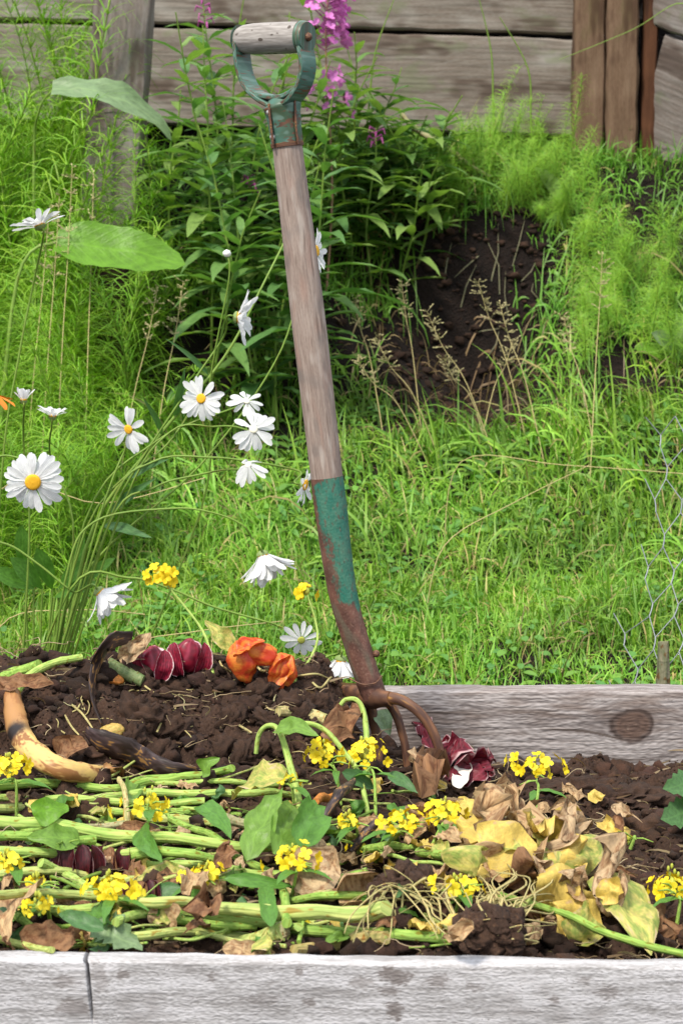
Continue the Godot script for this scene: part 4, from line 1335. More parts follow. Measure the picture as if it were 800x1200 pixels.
func build_daisies() -> void:
	for k in 4:
		petals.append(leaf(0.026, 0.0090, 2, [0.25, 0.5, -0.1, 0.35][k], [0.5, 0.35, 0.45, -0.3][k], 0.04, k * 2.0, 8, 5))
	var foot := [40, 905, 2.8]
	daisy("white daisy tilted skyward in side view above the big dock leaf", 47, 264, 2.72, Vector3(-0.35, 0.9, -0.12), 0.032, 0.45, 16, [[40, 330], [22, 420], [2, 560], [-12, 905, 2.8]])
	daisy("white daisy seen edge on, facing right, highest of those left of the handle", 279, 372, 2.66, Vector3(0.95, -0.06, 0.10), 0.032, 0.6, 15, [[262, 395], [228, 445], [150, 565], [95, 650], foot])
	daisy("white daisy half hidden behind the upper wooden handle", 370, 294, 2.70, Vector3(0.8, 0.1, 0.25), 0.024, 0.3, 14, [[352, 335], [322, 425], [235, 545], [110, 690], foot])
	daisy("white daisy with orange centre and petals swept right beside a furled grey leaf", 236, 467, 2.64, Vector3(-0.35, 0.10, 0.9), 0.025, 0.1, 16, [[226, 478], [195, 522], [118, 622], foot], 0.0075, "disc", 0.12)
	daisy("white daisy with orange centre above the dark diagonal stems", 151, 503, 2.62, Vector3(-0.45, -0.15, 0.85), 0.027, 0.2, 14, [[150, 520], [132, 562], [95, 650], foot], 0.0070, "disc", 0.25)
	daisy("small white daisy with few petals just above the largest back-turned daisy", 289, 470, 2.66, Vector3(0.15, 0.55, 0.75), 0.022, -0.15, 8, [[272, 479], [182, 518], [112, 612], foot], 0.005, "discpale")
	daisy("large white daisy showing no yellow, between two smaller ones beside the handle", 297, 503, 2.63, Vector3(0.15, 0.30, 0.9), 0.027, -0.1, 15, [[275, 500], [250, 500], [200, 506], [130, 592], foot], 0.0065, "discpale", 0.12)
	daisy("white daisy with drooping petals lowest of the three beside the handle", 291, 545, 2.62, Vector3(-0.2, 0.65, 0.6), 0.025, -0.55, 11, [[270, 550], [230, 557], [180, 572], [100, 622], foot], 0.005, "discpale")
	daisy("white daisy half hidden where the wooden handle meets the green socket", 357, 568, 2.60, Vector3(0.85, -0.2, 0.2), 0.022, 0.3, 13, [[352, 553], [320, 545], [288, 540], [246, 536], [180, 541], [108, 604], foot])
	daisy("large white daisy facing forward with a round orange centre", 39, 565, 2.45, Vector3(0.02, -0.10, 1.0), 0.031, -0.05, 21, [[30, 545, 2.5], [20, 536, 2.52], [-5, 538, 2.55], [-32, 580, 2.6], [-50, 905, 2.75]], 0.0112)
	daisy("small white daisy cupped upward beside the white bud", 62, 487, 2.68, Vector3(0.12, 0.95, 0.12), 0.019, 0.75, 13, [[60, 540], [68, 640], foot], 0.0055)
	daisy("white daisy bud with closed upright petals by the orange petal", 28, 468, 2.68, Vector3(0.0, 1.0, 0.08), 0.016, 1.25, 10, [[28, 520], [22, 640], [12, 905, 2.8]], 0.0050)
	daisy("white daisy nodding from a bent stem with petals spread down", 308, 651, 2.55, Vector3(0.28, -0.92, 0.12), 0.039, 0.95, 22, [[298, 637], [285, 616], [250, 601], [200, 596], [130, 612], [80, 682], foot], 0.008)
	daisy("white daisy nodding right over the banana skins from a curved stem", 117, 694, 2.55, Vector3(0.68, -0.68, 0.05), 0.037, 0.92, 20, [[95, 694], [70, 688], [40, 660], [2, 636], [-30, 645], [-60, 905, 2.75]], 0.008)
	daisy("white daisy with a greenish centre hanging above the orange pepper scraps", 353, 750, 2.56, Vector3(0.05, -0.25, 1.0), 0.025, -0.2, 9, [[330, 735], [310, 728], [250, 711], [200, 690], [150, 677], [60, 692], [0, 905, 2.8]], 0.0055, "discgreen")
	daisy("white drooping daisy head tucked against the rusty socket", 399, 774, 2.53, Vector3(-0.12, -0.95, 0.05), 0.031, 0.85, 17, [[396, 766], [382, 770], [360, 785], [345, 800, 2.55]], 0.008)
	# small cream bud on a thin stem
	var bp := P(266, 297, 2.72)
	var ft := P(110, 905, 2.85)
	ft.y = lawn(ft.x, 2.85)
	var t := thing("daisy_bud", "small round cream daisy bud on a thin upright stem", "daisy bud", ft)
	wpart(t, "stem", tube_mesh(smooth_path([ft, P(235, 600, 2.8), P(246, 450, 2.75), P(268, 330, 2.72), bp], 6), [0.002, 0.0012], 6), M.stem)
	part(t, "bud", lump(Vector3(0.0055, 0.005, 0.0055), 0.1, 2.0, 3.0), M.shell, Transform3D(Basis(), bp - ft))
	# an orange flower mostly outside the frame
	var oc := P(-12, 462, 2.66)
	var of := Vector3(oc.x, lawn(oc.x, 2.8), -2.8)
	t = thing("orange_flower", "orange petalled flower just reaching into view beside the daisies", "flower", of)
	wpart(t, "stem", tube_mesh(smooth_path([of, P(-20, 620, 2.72), oc + Vector3(0, -0.012, 0)], 6), [0.0022, 0.0016], 6), M.stem)
	for k in 12:
		var a := TAU * k / 12 + 0.2
		part(t, "petal", petals[k % 4], M.orange, Transform3D(basis_yz(Vector3(cos(a), -0.25 - 0.15 * cos(a), sin(a)), Vector3.UP).scaled_local(Vector3.ONE * 1.25), oc - of + Vector3(cos(a), 0, sin(a)) * 0.006))
	part(t, "disc", lump(Vector3(0.008, 0.005, 0.008), 0.15, 3.0), M.redstem, Transform3D(Basis(), oc - of))
	# daisy foliage low at the left and furled leaves on the stems
	var fl := P(40, 700, 2.9)
	fl.y = lawn(fl.x, 2.9)
	t = thing("daisy_foliage", "broad spoon shaped blue green daisy leaves low in the grass", "leaves", fl)
	for q in [[50, 690, 8, 652, 0.034], [62, 690, 40, 640, 0.034], [70, 690, 100, 655, 0.032], [64, 700, 118, 682, 0.028], [80, 680, 98, 628, 0.022], [40, 690, -18, 668, 0.034], [30, 670, 22, 612, 0.03], [86, 690, 140, 650, 0.022]]:
		var a := P(q[0], q[1], 2.84)
		var e := P(q[2], q[3], 2.78)
		var g := Vector3(lerpf(a.x, fl.x, 0.6), fl.y, -2.87)
		wpart(t, "petiole", tube_mesh(smooth_path([g, g.lerp(a, 0.6) + Vector3(0, 0.01, 0.01), a], 4), [0.0022, 0.0016], 5), M.stem)
		part(t, "leaf", leaf((e - a).length() * 0.8, q[4] * 0.75, 5, 0.35, 0.35, 0.04, q[2] * 0.1, 12, 5), M.green, Transform3D(basis_yz(e - a + Vector3(0, 0.01, 0), Vector3(0, 0.5, 0.9)), a - fl))
	var dark := P(60, 905, 2.82)
	dark.y = lawn(dark.x, 2.82)
	t = thing("budding_daisy", "dark green leafy daisy stalk without a flower leaning right among the daisies", "daisy plant", dark)
	wpart(t, "stem", tube_mesh(smooth_path([dark, P(100, 645, 2.8), P(180, 520, 2.78), P(262, 420, 2.78), P(310, 330, 2.8), P(350, 250, 2.85)], 6), [0.0034, 0.0032, 0.0024, 0.0014], 6), M.stem)
	for q in [[130, 600, 172, 560, 0.016], [150, 560, 186, 535, 0.018], [205, 490, 216, 440, 0.014], [120, 615, 172, 622, 0.018], [190, 510, 178, 470, 0.012], [245, 440, 205, 395, 0.010]]:
		var a := P(q[0], q[1], 2.78)
		var e := P(q[2], q[3], 2.72)
		part(t, "leaf", leaf((e - a).length(), q[4], 0, 0.4, 0.8, 0.05, q[0] * 0.1, 9, 5), M.bluegreen, Transform3D(basis_yz(e - a, Vector3(0.2, 0.5, 0.9)), a - dark))

# ---------------------------------------------------------------- the compost heap
func build_clods() -> void:
	var xfs := []
	var cols := []
	for i in 26000:
		var d := rr(1.62, 2.59)
		var x := rr(-0.55, 0.62)
		var s := (pow(rng.randf(), 5.0) * 0.95 + 0.10) * clampf(0.75 + 1.1 * n3(x * 9.0, d * 9.0, 44.0), 0.25, 1.5)
		xfs.append(Transform3D(Basis(Vector3(rr(-1, 1), rr(-1, 1), 0.3).normalized(), rr(0, TAU)).scaled(Vector3(s, s * rr(0.6, 1.0), s)), Vector3(x, soil(x, d) + 0.001, -d)))
		var k := rr(0.5, 1.2) * (1.0 + 0.45 * n3(x * 7.0, d * 7.0, 31.0))
		cols.append(Color(k, k * rr(0.86, 1.0), k * rr(0.78, 1.0)))
	stuff("soil_clods", "loose dark brown crumbs of compost over the bed", "soil", lump(Vector3(0.012, 0.010, 0.012), 0.7, 2.2, 5.0, 6, 8), M.clod, xfs, cols)
	xfs = []
	cols = []
	var bm := MB.new()
	blade(bm, Vector3.ZERO, 0.028, 0.0018, Vector3(1, 0, 0), 1.2, 4, Color.WHITE)
	var bit := bm.mesh()
	for i in 1500:
		var d := rr(1.62, 2.58)
		var x := rr(-0.5, 0.6)
		var b := Basis(Vector3.UP, rr(0, TAU)) * Basis(Vector3(1, 0, 0), rr(0.9, 1.8))
		xfs.append(Transform3D(b.scaled(Vector3.ONE * rr(0.5, 1.3)), Vector3(x, soil(x, d) + 0.006, -d)))
		cols.append(Color(0.42, 0.32, 0.2).lerp(Color(0.16, 0.09, 0.05), rng.randf()))
	stuff("litter", "scattered fibre and straw bits over the compost", "litter", bit, M.grass, xfs, cols)
	# curled rootlets tangled over the front of the heap
	for kind in 3:
		var rm := MB.new()
		var pts := []
		var a := 0.0
		var p := Vector3.ZERO
		for i in 12:
			pts.append(p)
			a += rr(-0.9, 0.9)
			p += Vector3(cos(a), rr(-0.35, 0.35), sin(a)) * 0.006
		tube(rm, pts, [0.0007, 0.0006, 0.0003], 3, Color.WHITE, Vector3(0, 0, -1), 1.0, false)
		xfs = []
		cols = []
		for i in 130:
			var d := rr(1.63, 2.5)
			var x := rr(-0.42, 0.30)
			xfs.append(Transform3D(Basis(Vector3(rr(-0.3, 0.3), 1, rr(-0.3, 0.3)).normalized(), rr(0, TAU)).scaled(Vector3.ONE * rr(0.5, 1.2)), Vector3(x, soil(x, d) + rr(0.003, 0.016), -d)))
			cols.append(Color(0.58, 0.46, 0.28).lerp(Color(0.30, 0.20, 0.11), rng.randf()))
		stuff("rootlets", "fine curled rootlets tangled over the compost heap", "roots", rm.mesh(), M.grass, xfs, cols)

func stalk(label: String, list: Array, r: Variant, m: String, lift := 0.006, called := "plant_stalk", category := "stalk", group := "", bump := 0.14, squash := 1.0, sides := 9) -> MeshInstance3D:
	var pts := []
	for q in list:
		pts.append(G(q[0], minf(q[1], 1107.0) if group else q[1], lift if q.size() < 3 else q[2]))
	pts = smooth_path(pts, 4)
	for i in pts.size():
		var e: Vector3 = pts[i]
		pts[i] = e + Vector3(0, 0.0035 * n3(e.x * 14.0, e.z * 14.0, list[0][1]), 0.004 * n3(e.x * 11.0, 4.0, list[0][1]))
	return single(called, label, category, tube_mesh(smooth_path(pts, 2), r, sides, squash, bump), M[m], Transform3D(), group)

# leaf from pixel a (base) to pixel b (tip); w in metres; la, lb how high above the soil
func lying(called: String, label: String, ax: float, ay: float, bx: float, by: float, w: float, m: String, la := 0.015, lb := 0.02, kind := 1, bend := 0.5, curl := 0.5, crumple := 0.12, hint := Vector3(0, 0.6, 0.8), group := "", category := "leaf", teeth := 0.0) -> MeshInstance3D:
	var a := G(ax, ay, la)
	var b := G(bx, minf(by, 1108.0) if group else by, lb)
	if absf(b.z - a.z) > 0.22:      # the tip stands clear of the heap: keep it over its base
		b = P(bx, by, -a.z)
	var l := maxf((b - a).length(), 0.02)
	# the chord of a curved leaf is shorter than the leaf
	var chord := 1.0 if absf(bend) < 0.05 else sin(bend * 0.5) / (bend * 0.5)
	var y := (b - a).normalized()
	var bas := basis_yz(y, hint) * Basis(Vector3(1, 0, 0), bend * 0.5)
	return single(called, label, category, leaf(l / chord, w, kind, bend, curl, crumple, ax * 0.37 + ay * 0.11, 14, 9, teeth), M[m], Transform3D(bas, a), group)

var floret: ArrayMesh
var floret2: ArrayMesh
var budm: ArrayMesh

func sprig(label: String, px: float, py: float, size: float, sx: float, sy: float, n: int, lift := 0.035, leaves := 1) -> void:
	var c := G(px, py, lift)
	var f := G(sx, sy, 0.004)
	var t := thing("mustard_sprig", label, "yellow flower", f)
	var mid := f.lerp(c, 0.55) + Vector3(0.004, 0.012, 0.01)
	wpart(t, "stem", tube_mesh(smooth_path([f, mid, c - Vector3(0, size * 0.25, 0)], 6), [0.0022, 0.0016, 0.0012], 6), M.stalk2)
	var head := part(t, "flower_head", lump(Vector3(size * 0.10, size * 0.14, size * 0.10), 0.3, 2.0), M.bud, Transform3D(Basis(), c - f))
	n = int(n * rr(1.1, 1.7))
	var loose := rr(0.42, 0.78)
	var wide := rr(0.95, 1.35)
	var droop := rr(-0.25, 0.2)
	for k in n:
		var u := (k + 0.5) / n
		var th := acos(1.0 - 1.35 * u)
		var ph := k * 2.399
		var o := Vector3(sin(th) * cos(ph) * wide, cos(th) * (1.7 - wide) + droop, sin(th) * sin(ph) * 0.9)
		var p := o * size * rr(0.22, loose)
		part(head, "floret", floret if k % 2 else floret2, M.yellow if k % 3 else M.yellow2, Transform3D(basis_yz(o + Vector3(rr(-0.4, 0.4), rr(-0.1, 0.5), rr(0.0, 0.6)), Vector3(rr(-1, 1), 0.3, 1)).scaled_local(Vector3.ONE * rr(0.55, 1.0) * clampf(size / 0.035, 0.75, 1.15)), p))
	for k in 5:
		part(head, "bud", budm, M.bud, Transform3D(Basis(), Vector3(rr(-1, 1) * size * 0.12, size * rr(0.18, 0.38), rr(-1, 1) * size * 0.12)))
	# thin pods below the head
	for k in 4:
		var a := rr(0, TAU)
		var p := c.lerp(mid, rr(0.2, 0.7))
		var q := p + Vector3(cos(a) * 0.022, rr(-0.004, 0.012), absf(sin(a)) * 0.018)
		wpart(t, "pod", tube_mesh([p, p.lerp(q, 0.5) + Vector3(0, 0.002, 0), q], [0.0006, 0.0011, 0.0005], 4), M.stalk2)
	for k in leaves:
		var a := rr(0, TAU)
		part(t, "leaf", leaf(rr(0.025, 0.045), rr(0.008, 0.014), 0, 0.8, 0.4, 0.06, k + px, 8, 5), M.green, Transform3D(basis_yz(Vector3(cos(a), 0.3, absf(sin(a)) + 0.2), Vector3.UP), mid - f))

func build_heap() -> void:
	# --- banana skins and kitchen scraps on the mound
	var bp := []
	for q in [[14, 812, 0.030], [17, 832, 0.030], [22, 856, 0.028], [38, 880, 0.026], [67, 899, 0.024], [102, 906, 0.02], [130, 905, 0.016], [144, 902, 0.012]]:
		bp.append(G(q[0], q[1], q[2]))
	var mb := MB.new()
	tube(mb, smooth_path(bp, 6), [0.009, 0.0132, 0.0134, 0.0130, 0.0128, 0.0126, 0.0115, 0.009, 0.004], 10, Color.WHITE, Vector3(0, 0, -1), 0.8, true, 0.12)
	var bs := thing("banana_skin", "curved yellow brown banana skin with a black patch on the heap", "banana skin", bp[5])
	wpart(bs, "skin", mb.mesh(), M.banana)
	for q in [[122, 900, 158, 888, 0.018, 0.9], [110, 908, 150, 914, 0.014, 0.6]]:
		var p0 := G(q[0], q[1], 0.022)
		var p1 := G(q[2], q[3], 0.014)
		part(bs, "flap", leaf((p1 - p0).length() * 1.1, q[4], 0, q[5], 0.7, 0.12, q[0], 12, 7), M.banana, Transform3D(basis_yz(p1 - p0, Vector3(0, 0.7, 0.7)), p0 - bp[5]))
	mb = MB.new()
	var b1 := [P(154, 747, 2.38), P(138, 749, 2.36), P(124, 757, 2.335)]
	for q in [[113, 778, 0.022], [108, 805, 0.020], [111, 828, 0.018], [120, 850, 0.014]]:
		b1.append(G(q[0], q[1], q[2]))
	tube(mb, smooth_path(b1, 6), [0.008, 0.0115, 0.0115, 0.0105, 0.0092, 0.0080, 0.005], 10, Color.WHITE, Vector3(0.3, 0.0, -1), 0.24, true, 0.15)
	single("banana_skin", "thin blackened banana skin strip arched over the mound", "banana skin", mb.mesh(), M.peel)
	mb = MB.new()
	var b2 := []
	for q in [[103, 858, 0.024], [118, 868, 0.026], [142, 876, 0.026], [166, 888, 0.026], [190, 899, 0.022], [215, 904, 0.018], [236, 905, 0.012]]:
		b2.append(G(q[0], q[1], q[2]))
	tube(mb, smooth_path(b2, 6), [0.008, 0.0150, 0.0165, 0.0165, 0.0140, 0.0110, 0.0085, 0.004], 10, Color.WHITE, Vector3(0, 0.3, -1), 0.42, true, 0.18)
	single("banana_skin", "flattened grey black banana skin with a tan streak beside the yellow one", "banana skin", mb.mesh(), M.peel)
	single("potato_scrap", "small round tan potato lump on the blackened banana skins", "vegetable scrap", lump(Vector3(0.015, 0.011, 0.013), 0.12, 1.6, 2.0, 10, 14), M.potato, Transform3D(Basis(Vector3(0, 0, 1), 0.3), G(131, 859, 0.014)))
	lying("peel_scrap", "peach and brown curled peel scrap behind the yellow banana skin", 68, 884, 104, 868, 0.030, "drybrown", 0.02, 0.03, 4, 1.2, 1.0, 0.15)
	lying("peel_scrap", "dried orange brown peel standing beside the red onion", 142, 777, 178, 742, 0.026, "dry", 0.012, 0.03, 4, 0.8, 0.9, 0.15, Vector3(0.1, 0.4, 0.9))
	lying("peel_scrap", "dark peel scrap at the left end of the mound", -8, 806, 62, 800, 0.022, "drybrown", 0.03, 0.03, 3, 0.5, 0.8, 0.15)
	stalk("short grey green stem end under the blackened banana strip", [[126, 778], [146, 786], [168, 797]], [0.0095, 0.009, 0.007], "greystem", 0.012)
	single("carrot_scrap", "small red orange carrot scrap under the banana strip", "vegetable scrap", lump(Vector3(0.012, 0.006, 0.008), 0.4, 2.0, 9.0), M.carrot, Transform3D(Basis(), G(134, 797, 0.008)))
	# red onion quarters
	for q in [[182, 789, 0.036, -0.10, "red onion quarter with streaked purple skin on the mound, beside the peel"], [221, 784, 0.040, 0.14, "wider red onion quarter with white edges on top of the mound"]]:
		var at := G(q[0], q[1], 0.004)
		var t := thing("onion_quarter", q[4], "onion", at)
		part(t, "wedge", lump(Vector3(q[2] * 0.46, q[2] * 0.52, 0.013), 0.10, 1.2, q[0], 16, 24), M.onion, Transform3D(Basis(Vector3(0, 0, 1), -q[3] * 2.0), Vector3(0, q[2] * 0.40, 0)))
		for k in 2:
			var a: float = [-0.7, 0.6][k] + q[3]
			part(t, "scale", leaf(q[2] * [1.12, 1.05][k], 0.024, 4, 1.2, 0.8, 0.06, k * 3.0 + q[0], 12, 11), M.onion, Transform3D(basis_yz(Vector3(sin(a) * 0.45, 1.0, 0.05), Vector3(sin(a) * 0.9, 0.4, cos(a))) * Basis(Vector3(1, 0, 0), 0.45), Vector3(sin(a) * q[2] * 0.40, -0.006, cos(a) * 0.012)))
	# orange pepper scraps: collapsed crinkled lobes
	var pp := G(300, 802, 0.004)
	var t := thing("pepper_scrap", "collapsed shiny red orange pepper scrap on top of the mound", "pepper", pp)
	for q in [[284, 774, 0.016, 0.025, 0.35, 0.014], [303, 766, 0.022, 0.015, -0.25, 0.012], [331, 783, 0.016, 0.020, 0.15, 0.012], [326, 800, 0.008, 0.013, 0.0, 0.008]]:
		var c := P(q[0], q[1], -pp.z - 0.002)
		part(t, "lobe", lump(Vector3(q[2], q[3], q[5]), 0.20, 0.9, q[0] * 0.13, 20, 28), M.pepper, Transform3D(Basis(Vector3(0, 0, 1), q[4]), c - pp))
	for q in [[318, 800, 340, 768, 0.026, Vector3(0.5, 0.2, 0.9)], [274, 768, 308, 752, 0.024, Vector3(-0.2, 0.8, 0.6)]]:
		var p0 := P(q[0], q[1], -pp.z - 0.014)
		var p1 := P(q[2], q[3], -pp.z - 0.008)
		part(t, "skin_flap", leaf((p1 - p0).length() * 1.1, q[4], 4, 0.8, 0.9, 0.12, q[0] * 0.31, 16, 11), M.pepper, Transform3D(basis_yz(p1 - p0, q[5]) * Basis(Vector3(1, 0, 0), 0.4), p0 - pp))
	# pale root-like stub and crust by the fork
	stalk("thick pale cut root stub on the right shoulder of the mound", [[326, 834], [350, 838], [382, 846]], [0.0065, 0.0075, 0.008, 0.0072], "root", 0.010, "root_stub", "root")
	lying("dry_leaf", "crumpled grey brown dry leaf below the fork socket", 392, 872, 412, 828, 0.034, "drybrown", 0.03, 0.05, 1, 0.9, 0.9, 0.25)
	single("stone", "flat purple grey stone half sunk in the soil near the back board", "stone", lump(Vector3(0.023, 0.0085, 0.014), 0.12, 1.2, 6.0, 10, 16), M.stone, Transform3D(Basis(Vector3(0, 0, 1), -0.05), G(672, 960, 0.002)))
	for q in [[498, 902, 540, 872, 0.032], [530, 912, 582, 888, 0.034], [545, 895, 515, 870, 0.026], [505, 880, 490, 850, 0.022], [560, 908, 584, 902, 0.020]]:
		lying("red_scrap", "crumpled dark red leaf scrap piled against the back board", q[0], q[1], q[2], q[3], q[4], "redleaf", 0.012, 0.03, 4, 0.8, 0.7, 0.35, Vector3(0, 0.45, 0.9), "red scraps by the back board", "leaf")
	for q in [[536, 922, 546, 894, 0.024]]:
		lying("eggshell", "broken white eggshell piece right of the fork tines", q[0], q[1], q[2], q[3], q[4], "shellleaf", 0.012, 0.02, 4, 0.5, 0.9, 0.10, Vector3(-0.2, 0.4, 0.9), "eggshell pieces", "eggshell")
	lying("eggshell", "tiny pinkish white flake standing in bare soil", 714, 994, 712, 978, 0.013, "shellleaf", 0.004, 0.012, 1, 0.3, 0.5, 0.05, Vector3(0, 0.3, 1), "", "eggshell")
	# --- long stalks lying across the front of the heap
	var S := [
		["long pale green stalk just below the banana skins", [[-20, 921], [60, 920], [140, 922], [200, 913], [272, 902]], [0.0055, 0.005, 0.0045], "stalk2", 0.016],
		["pale green stalk under the small yellow sprig", [[88, 940], [175, 930], [275, 929], [340, 930]], [0.0045, 0.0045, 0.004], "stalk", 0.014],
		["thickest light green stalk crossing the left of the heap", [[-25, 965], [67, 970], [152, 980], [270, 988], [330, 992]], [0.0068, 0.0066, 0.0058, 0.005], "stalk", 0.022],
		["short light green stalk ending beside the dark onion", [[-25, 981], [50, 982], [112, 983]], [0.0048, 0.0048, 0.0045], "stalk2", 0.022],
		["slanting green stalk crossing below the dark onion", [[48, 1012], [80, 1028], [113, 1043]], [0.0046, 0.0042], "stalk", 0.02],
		["long yellow green stalk with a thick tan cut end", [[-20, 1050], [100, 1050], [169, 1053], [260, 1063], [361, 1068], [429, 1072], [452, 1066]], [0.0042, 0.0042, 0.0045, 0.0052, 0.0068, 0.0072], "stalk3", 0.030],
		["thin green stalk end under the tan leaf", [[18, 1074], [57, 1096]], [0.004, 0.0035], "stalk2", 0.014],
		["thin stalk reaching the front board at the left", [[-15, 1096], [30, 1105], [62, 1113]], [0.0034, 0.003], "stalk3", 0.016],
		["second thin green stalk reaching the front board", [[-15, 1106], [20, 1110], [46, 1115]], [0.0032, 0.0028], "stalk2", 0.010],
		["short curved green stalk by the toothed leaf", [[136, 1080], [160, 1072], [182, 1071], [215, 1074]], [0.0042, 0.004], "stalk", 0.02],
		["green stalk along the front board running right", [[318, 1086], [361, 1089], [412, 1092], [470, 1097], [540, 1105]], [0.005, 0.0055, 0.005, 0.0045], "stalk2", 0.014],
		["thick tan withered stalk lying on the front board", [[344, 1113], [400, 1106], [429, 1098], [452, 1098]], [0.0048, 0.0075, 0.008, 0.006], "tan", 0.012],
		["short green stalk beside the curled dry leaf", [[425, 996], [455, 993], [486, 991]], [0.004, 0.005, 0.003], "stalk2", 0.02],
		["slim green stalk under the yellow leaf", [[490, 1001], [530, 1003], [580, 1002]], [0.0042, 0.004], "stalk2", 0.02],
		["thin straight green stem sloping to the front board", [[584, 1048], [625, 1062], [665, 1075], [735, 1099], [815, 1126]], [0.0034, 0.0036, 0.0034], "stalk2", 0.024],
		["forked pale stem among the wilted leaves", [[587, 1078], [622, 1058], [648, 1045], [651, 1018]], [0.0044, 0.0036, 0.003], "stalk3", 0.026],
		["short pale side branch of the wilted leaves", [[646, 1046], [664, 1046], [686, 1045]], [0.003, 0.0022], "stalk3", 0.028],
		["thin yellowing leaf stalk over the wilted leaves", [[612, 1064], [636, 1024], [658, 985]], [0.0016, 0.0014], "stalk3", 0.034],
		["pale green stem bent at the left edge of the mound", [[18, 812], [30, 795], [46, 785], [96, 768]], [0.0052, 0.005, 0.0045], "stalk", 0.02],
		["thick pale green stem stub at the left edge of the mound", [[-5, 800], [14, 790], [46, 780]], [0.008, 0.0075, 0.007], "stalk2", 0.016],
		["thin green stalk behind the pale one near the middle", [[110, 951], [190, 950], [300, 955]], [0.0036, 0.0034], "stalk2", 0.012],
		["green stalk running behind the dark onion", [[150, 1003], [200, 1000], [262, 1010]], [0.0042, 0.004], "stalk2", 0.02],
		["dull green stalk below the brown leaf scraps", [[196, 1078], [240, 1080], [300, 1084]], [0.004, 0.0038], "stalk2", 0.02],
		["slender green stalk near the big cut end", [[262, 1088], [310, 1080], [350, 1086]], [0.004, 0.0036], "stalk", 0.012],
		["green stalk beneath the large upright leaf", [[262, 1003], [300, 1014], [330, 1040], [336, 1085]], [0.004, 0.0045], "stalk2", 0.014],
		["green stalk leaning behind the mustard flowers", [[200, 960], [235, 975], [262, 990]], [0.004, 0.0036], "stalk2", 0.022],
		["long pale yellow green stalk running from the left edge under the thick one", [[-25, 944], [70, 948], [160, 956], [250, 962]], [0.005, 0.0052, 0.0045], "stalk3", 0.012],
		["pale green stalk crossing behind the small yellow sprig", [[-25, 934], [60, 936], [150, 943], [240, 940]], [0.0042, 0.004], "stalk", 0.010],
		["slightly curved light green stalk above the dark onion", [[-25, 998], [40, 996], [120, 1000], [230, 998]], [0.0046, 0.005, 0.0042], "stalk", 0.014],
		["straight pale stalk running under the long yellow green one", [[40, 1068], [140, 1064], [250, 1074], [340, 1080]], [0.004, 0.0048, 0.004], "stalk", 0.014],
		["pale stalk from the left edge under the tan leaf", [[-25, 1026], [40, 1022], [120, 1030], [200, 1034]], [0.0046, 0.0042], "stalk3", 0.012],
		["light green stalk reaching the big upright leaf", [[150, 1012], [230, 1016], [300, 1024], [350, 1020]], [0.0046, 0.004], "stalk", 0.016],
		["pale stalk along the front board at the left", [[60, 1100], [150, 1094], [250, 1098], [300, 1102]], [0.0042, 0.004], "stalk3", 0.008],
		["thin yellow green stalk below the mound foot", [[180, 920], [260, 916], [330, 922]], [0.0032, 0.003], "stalk", 0.010],
		["green stalk running right toward the root clump", [[340, 1052], [400, 1050], [450, 1046]], [0.004, 0.0036], "stalk2", 0.02],
		["olive stalk crossing under the mustard head by the tan leaf", [[290, 1040], [360, 1034], [430, 1020]], [0.004, 0.0034], "stalk2", 0.012],
	]
	for q in S:
		var thin := []
		for e in q[2]:
			thin.append(e * 0.97)
		stalk(q[0], q[1], thin, q[3], q[4])
	# thick stub with its cut face towards the lens
	t = thing("cut_stalk", "thick green brown stalk stub with a round woody cut end", "stalk", G(300, 1104, 0.0))
	var c0 := P(266, 1108, 1.70)
	var c1 := P(306, 1100, 1.68)
	var c2 := P(332, 1092, 1.665)
	mb = MB.new()
	tube(mb, smooth_path([c0, c1, c1.lerp(c2, 0.7), c2], 5), [0.005, 0.006, 0.0068, 0.0078, 0.0080], 12, Color.WHITE, Vector3(0, 0, -1), 1.0, true, 0.1)
	wpart(t, "stub", mb.mesh(), M.stalk3)
	mb = MB.new()
	var fd := (c2 - c1).normalized().lerp(Vector3(0.2, 0.1, 1), 0.75).normalized()
	tube(mb, [c2 - fd * 0.006, c2 + fd * 0.001, c2 + fd * 0.0025, c2 + fd * 0.001], [0.0080, 0.0083, 0.0060, 0.0040], 14, Color.WHITE, Vector3(0, 1, 0), 1.0, true, 0.1)
	wpart(t, "cut_end", mb.mesh(), M.palewood)
	lying("dry_leaf", "pale sheath peeling off the thick cut stalk", 262, 1112, 322, 1116, 0.016, "drypale", 0.008, 0.008, 3, 0.2, 0.7, 0.1)
	# --- arching living stems
	var arch := [
		["arching green stem hooked over at its top beside the root stub", [[300, 883, 2.17], [303, 862, 2.17], [312, 851, 2.165], [323, 852, 2.16], [331, 866, 2.15], [341, 902, 2.12], [352, 950, 2.08], [359, 993, 2.04]], [0.0024, 0.0028, 0.0038, 0.0046, 0.0048, 0.0048]],
		["slim arching green stem reaching the big mustard heads", [[330, 862, 2.16], [356, 848, 2.16], [381, 856, 2.16], [402, 880, 2.15], [420, 907, 2.13], [430, 950, 2.09], [432, 985, 2.05]], [0.0028, 0.003, 0.0028]],
		["short bent pale stem drooping below the fork socket", [[399, 826, 2.30], [405, 820, 2.30], [417, 820, 2.295], [425, 832, 2.29], [429, 858, 2.27], [430, 900, 2.22]], [0.0026, 0.0034, 0.0034, 0.003]]]
	for q in arch:
		var pts := px_path(q[1], 2.2, 6)
		var e: Vector3 = pts[pts.size() - 1]
		pts.append(Vector3(e.x, soil(e.x, -e.z - 0.0) - 0.004, e.z))
		single("arched_stem", q[0], "stem", tube_mesh(pts, q[2], 8, 1.0, 0.04), M.stalk)
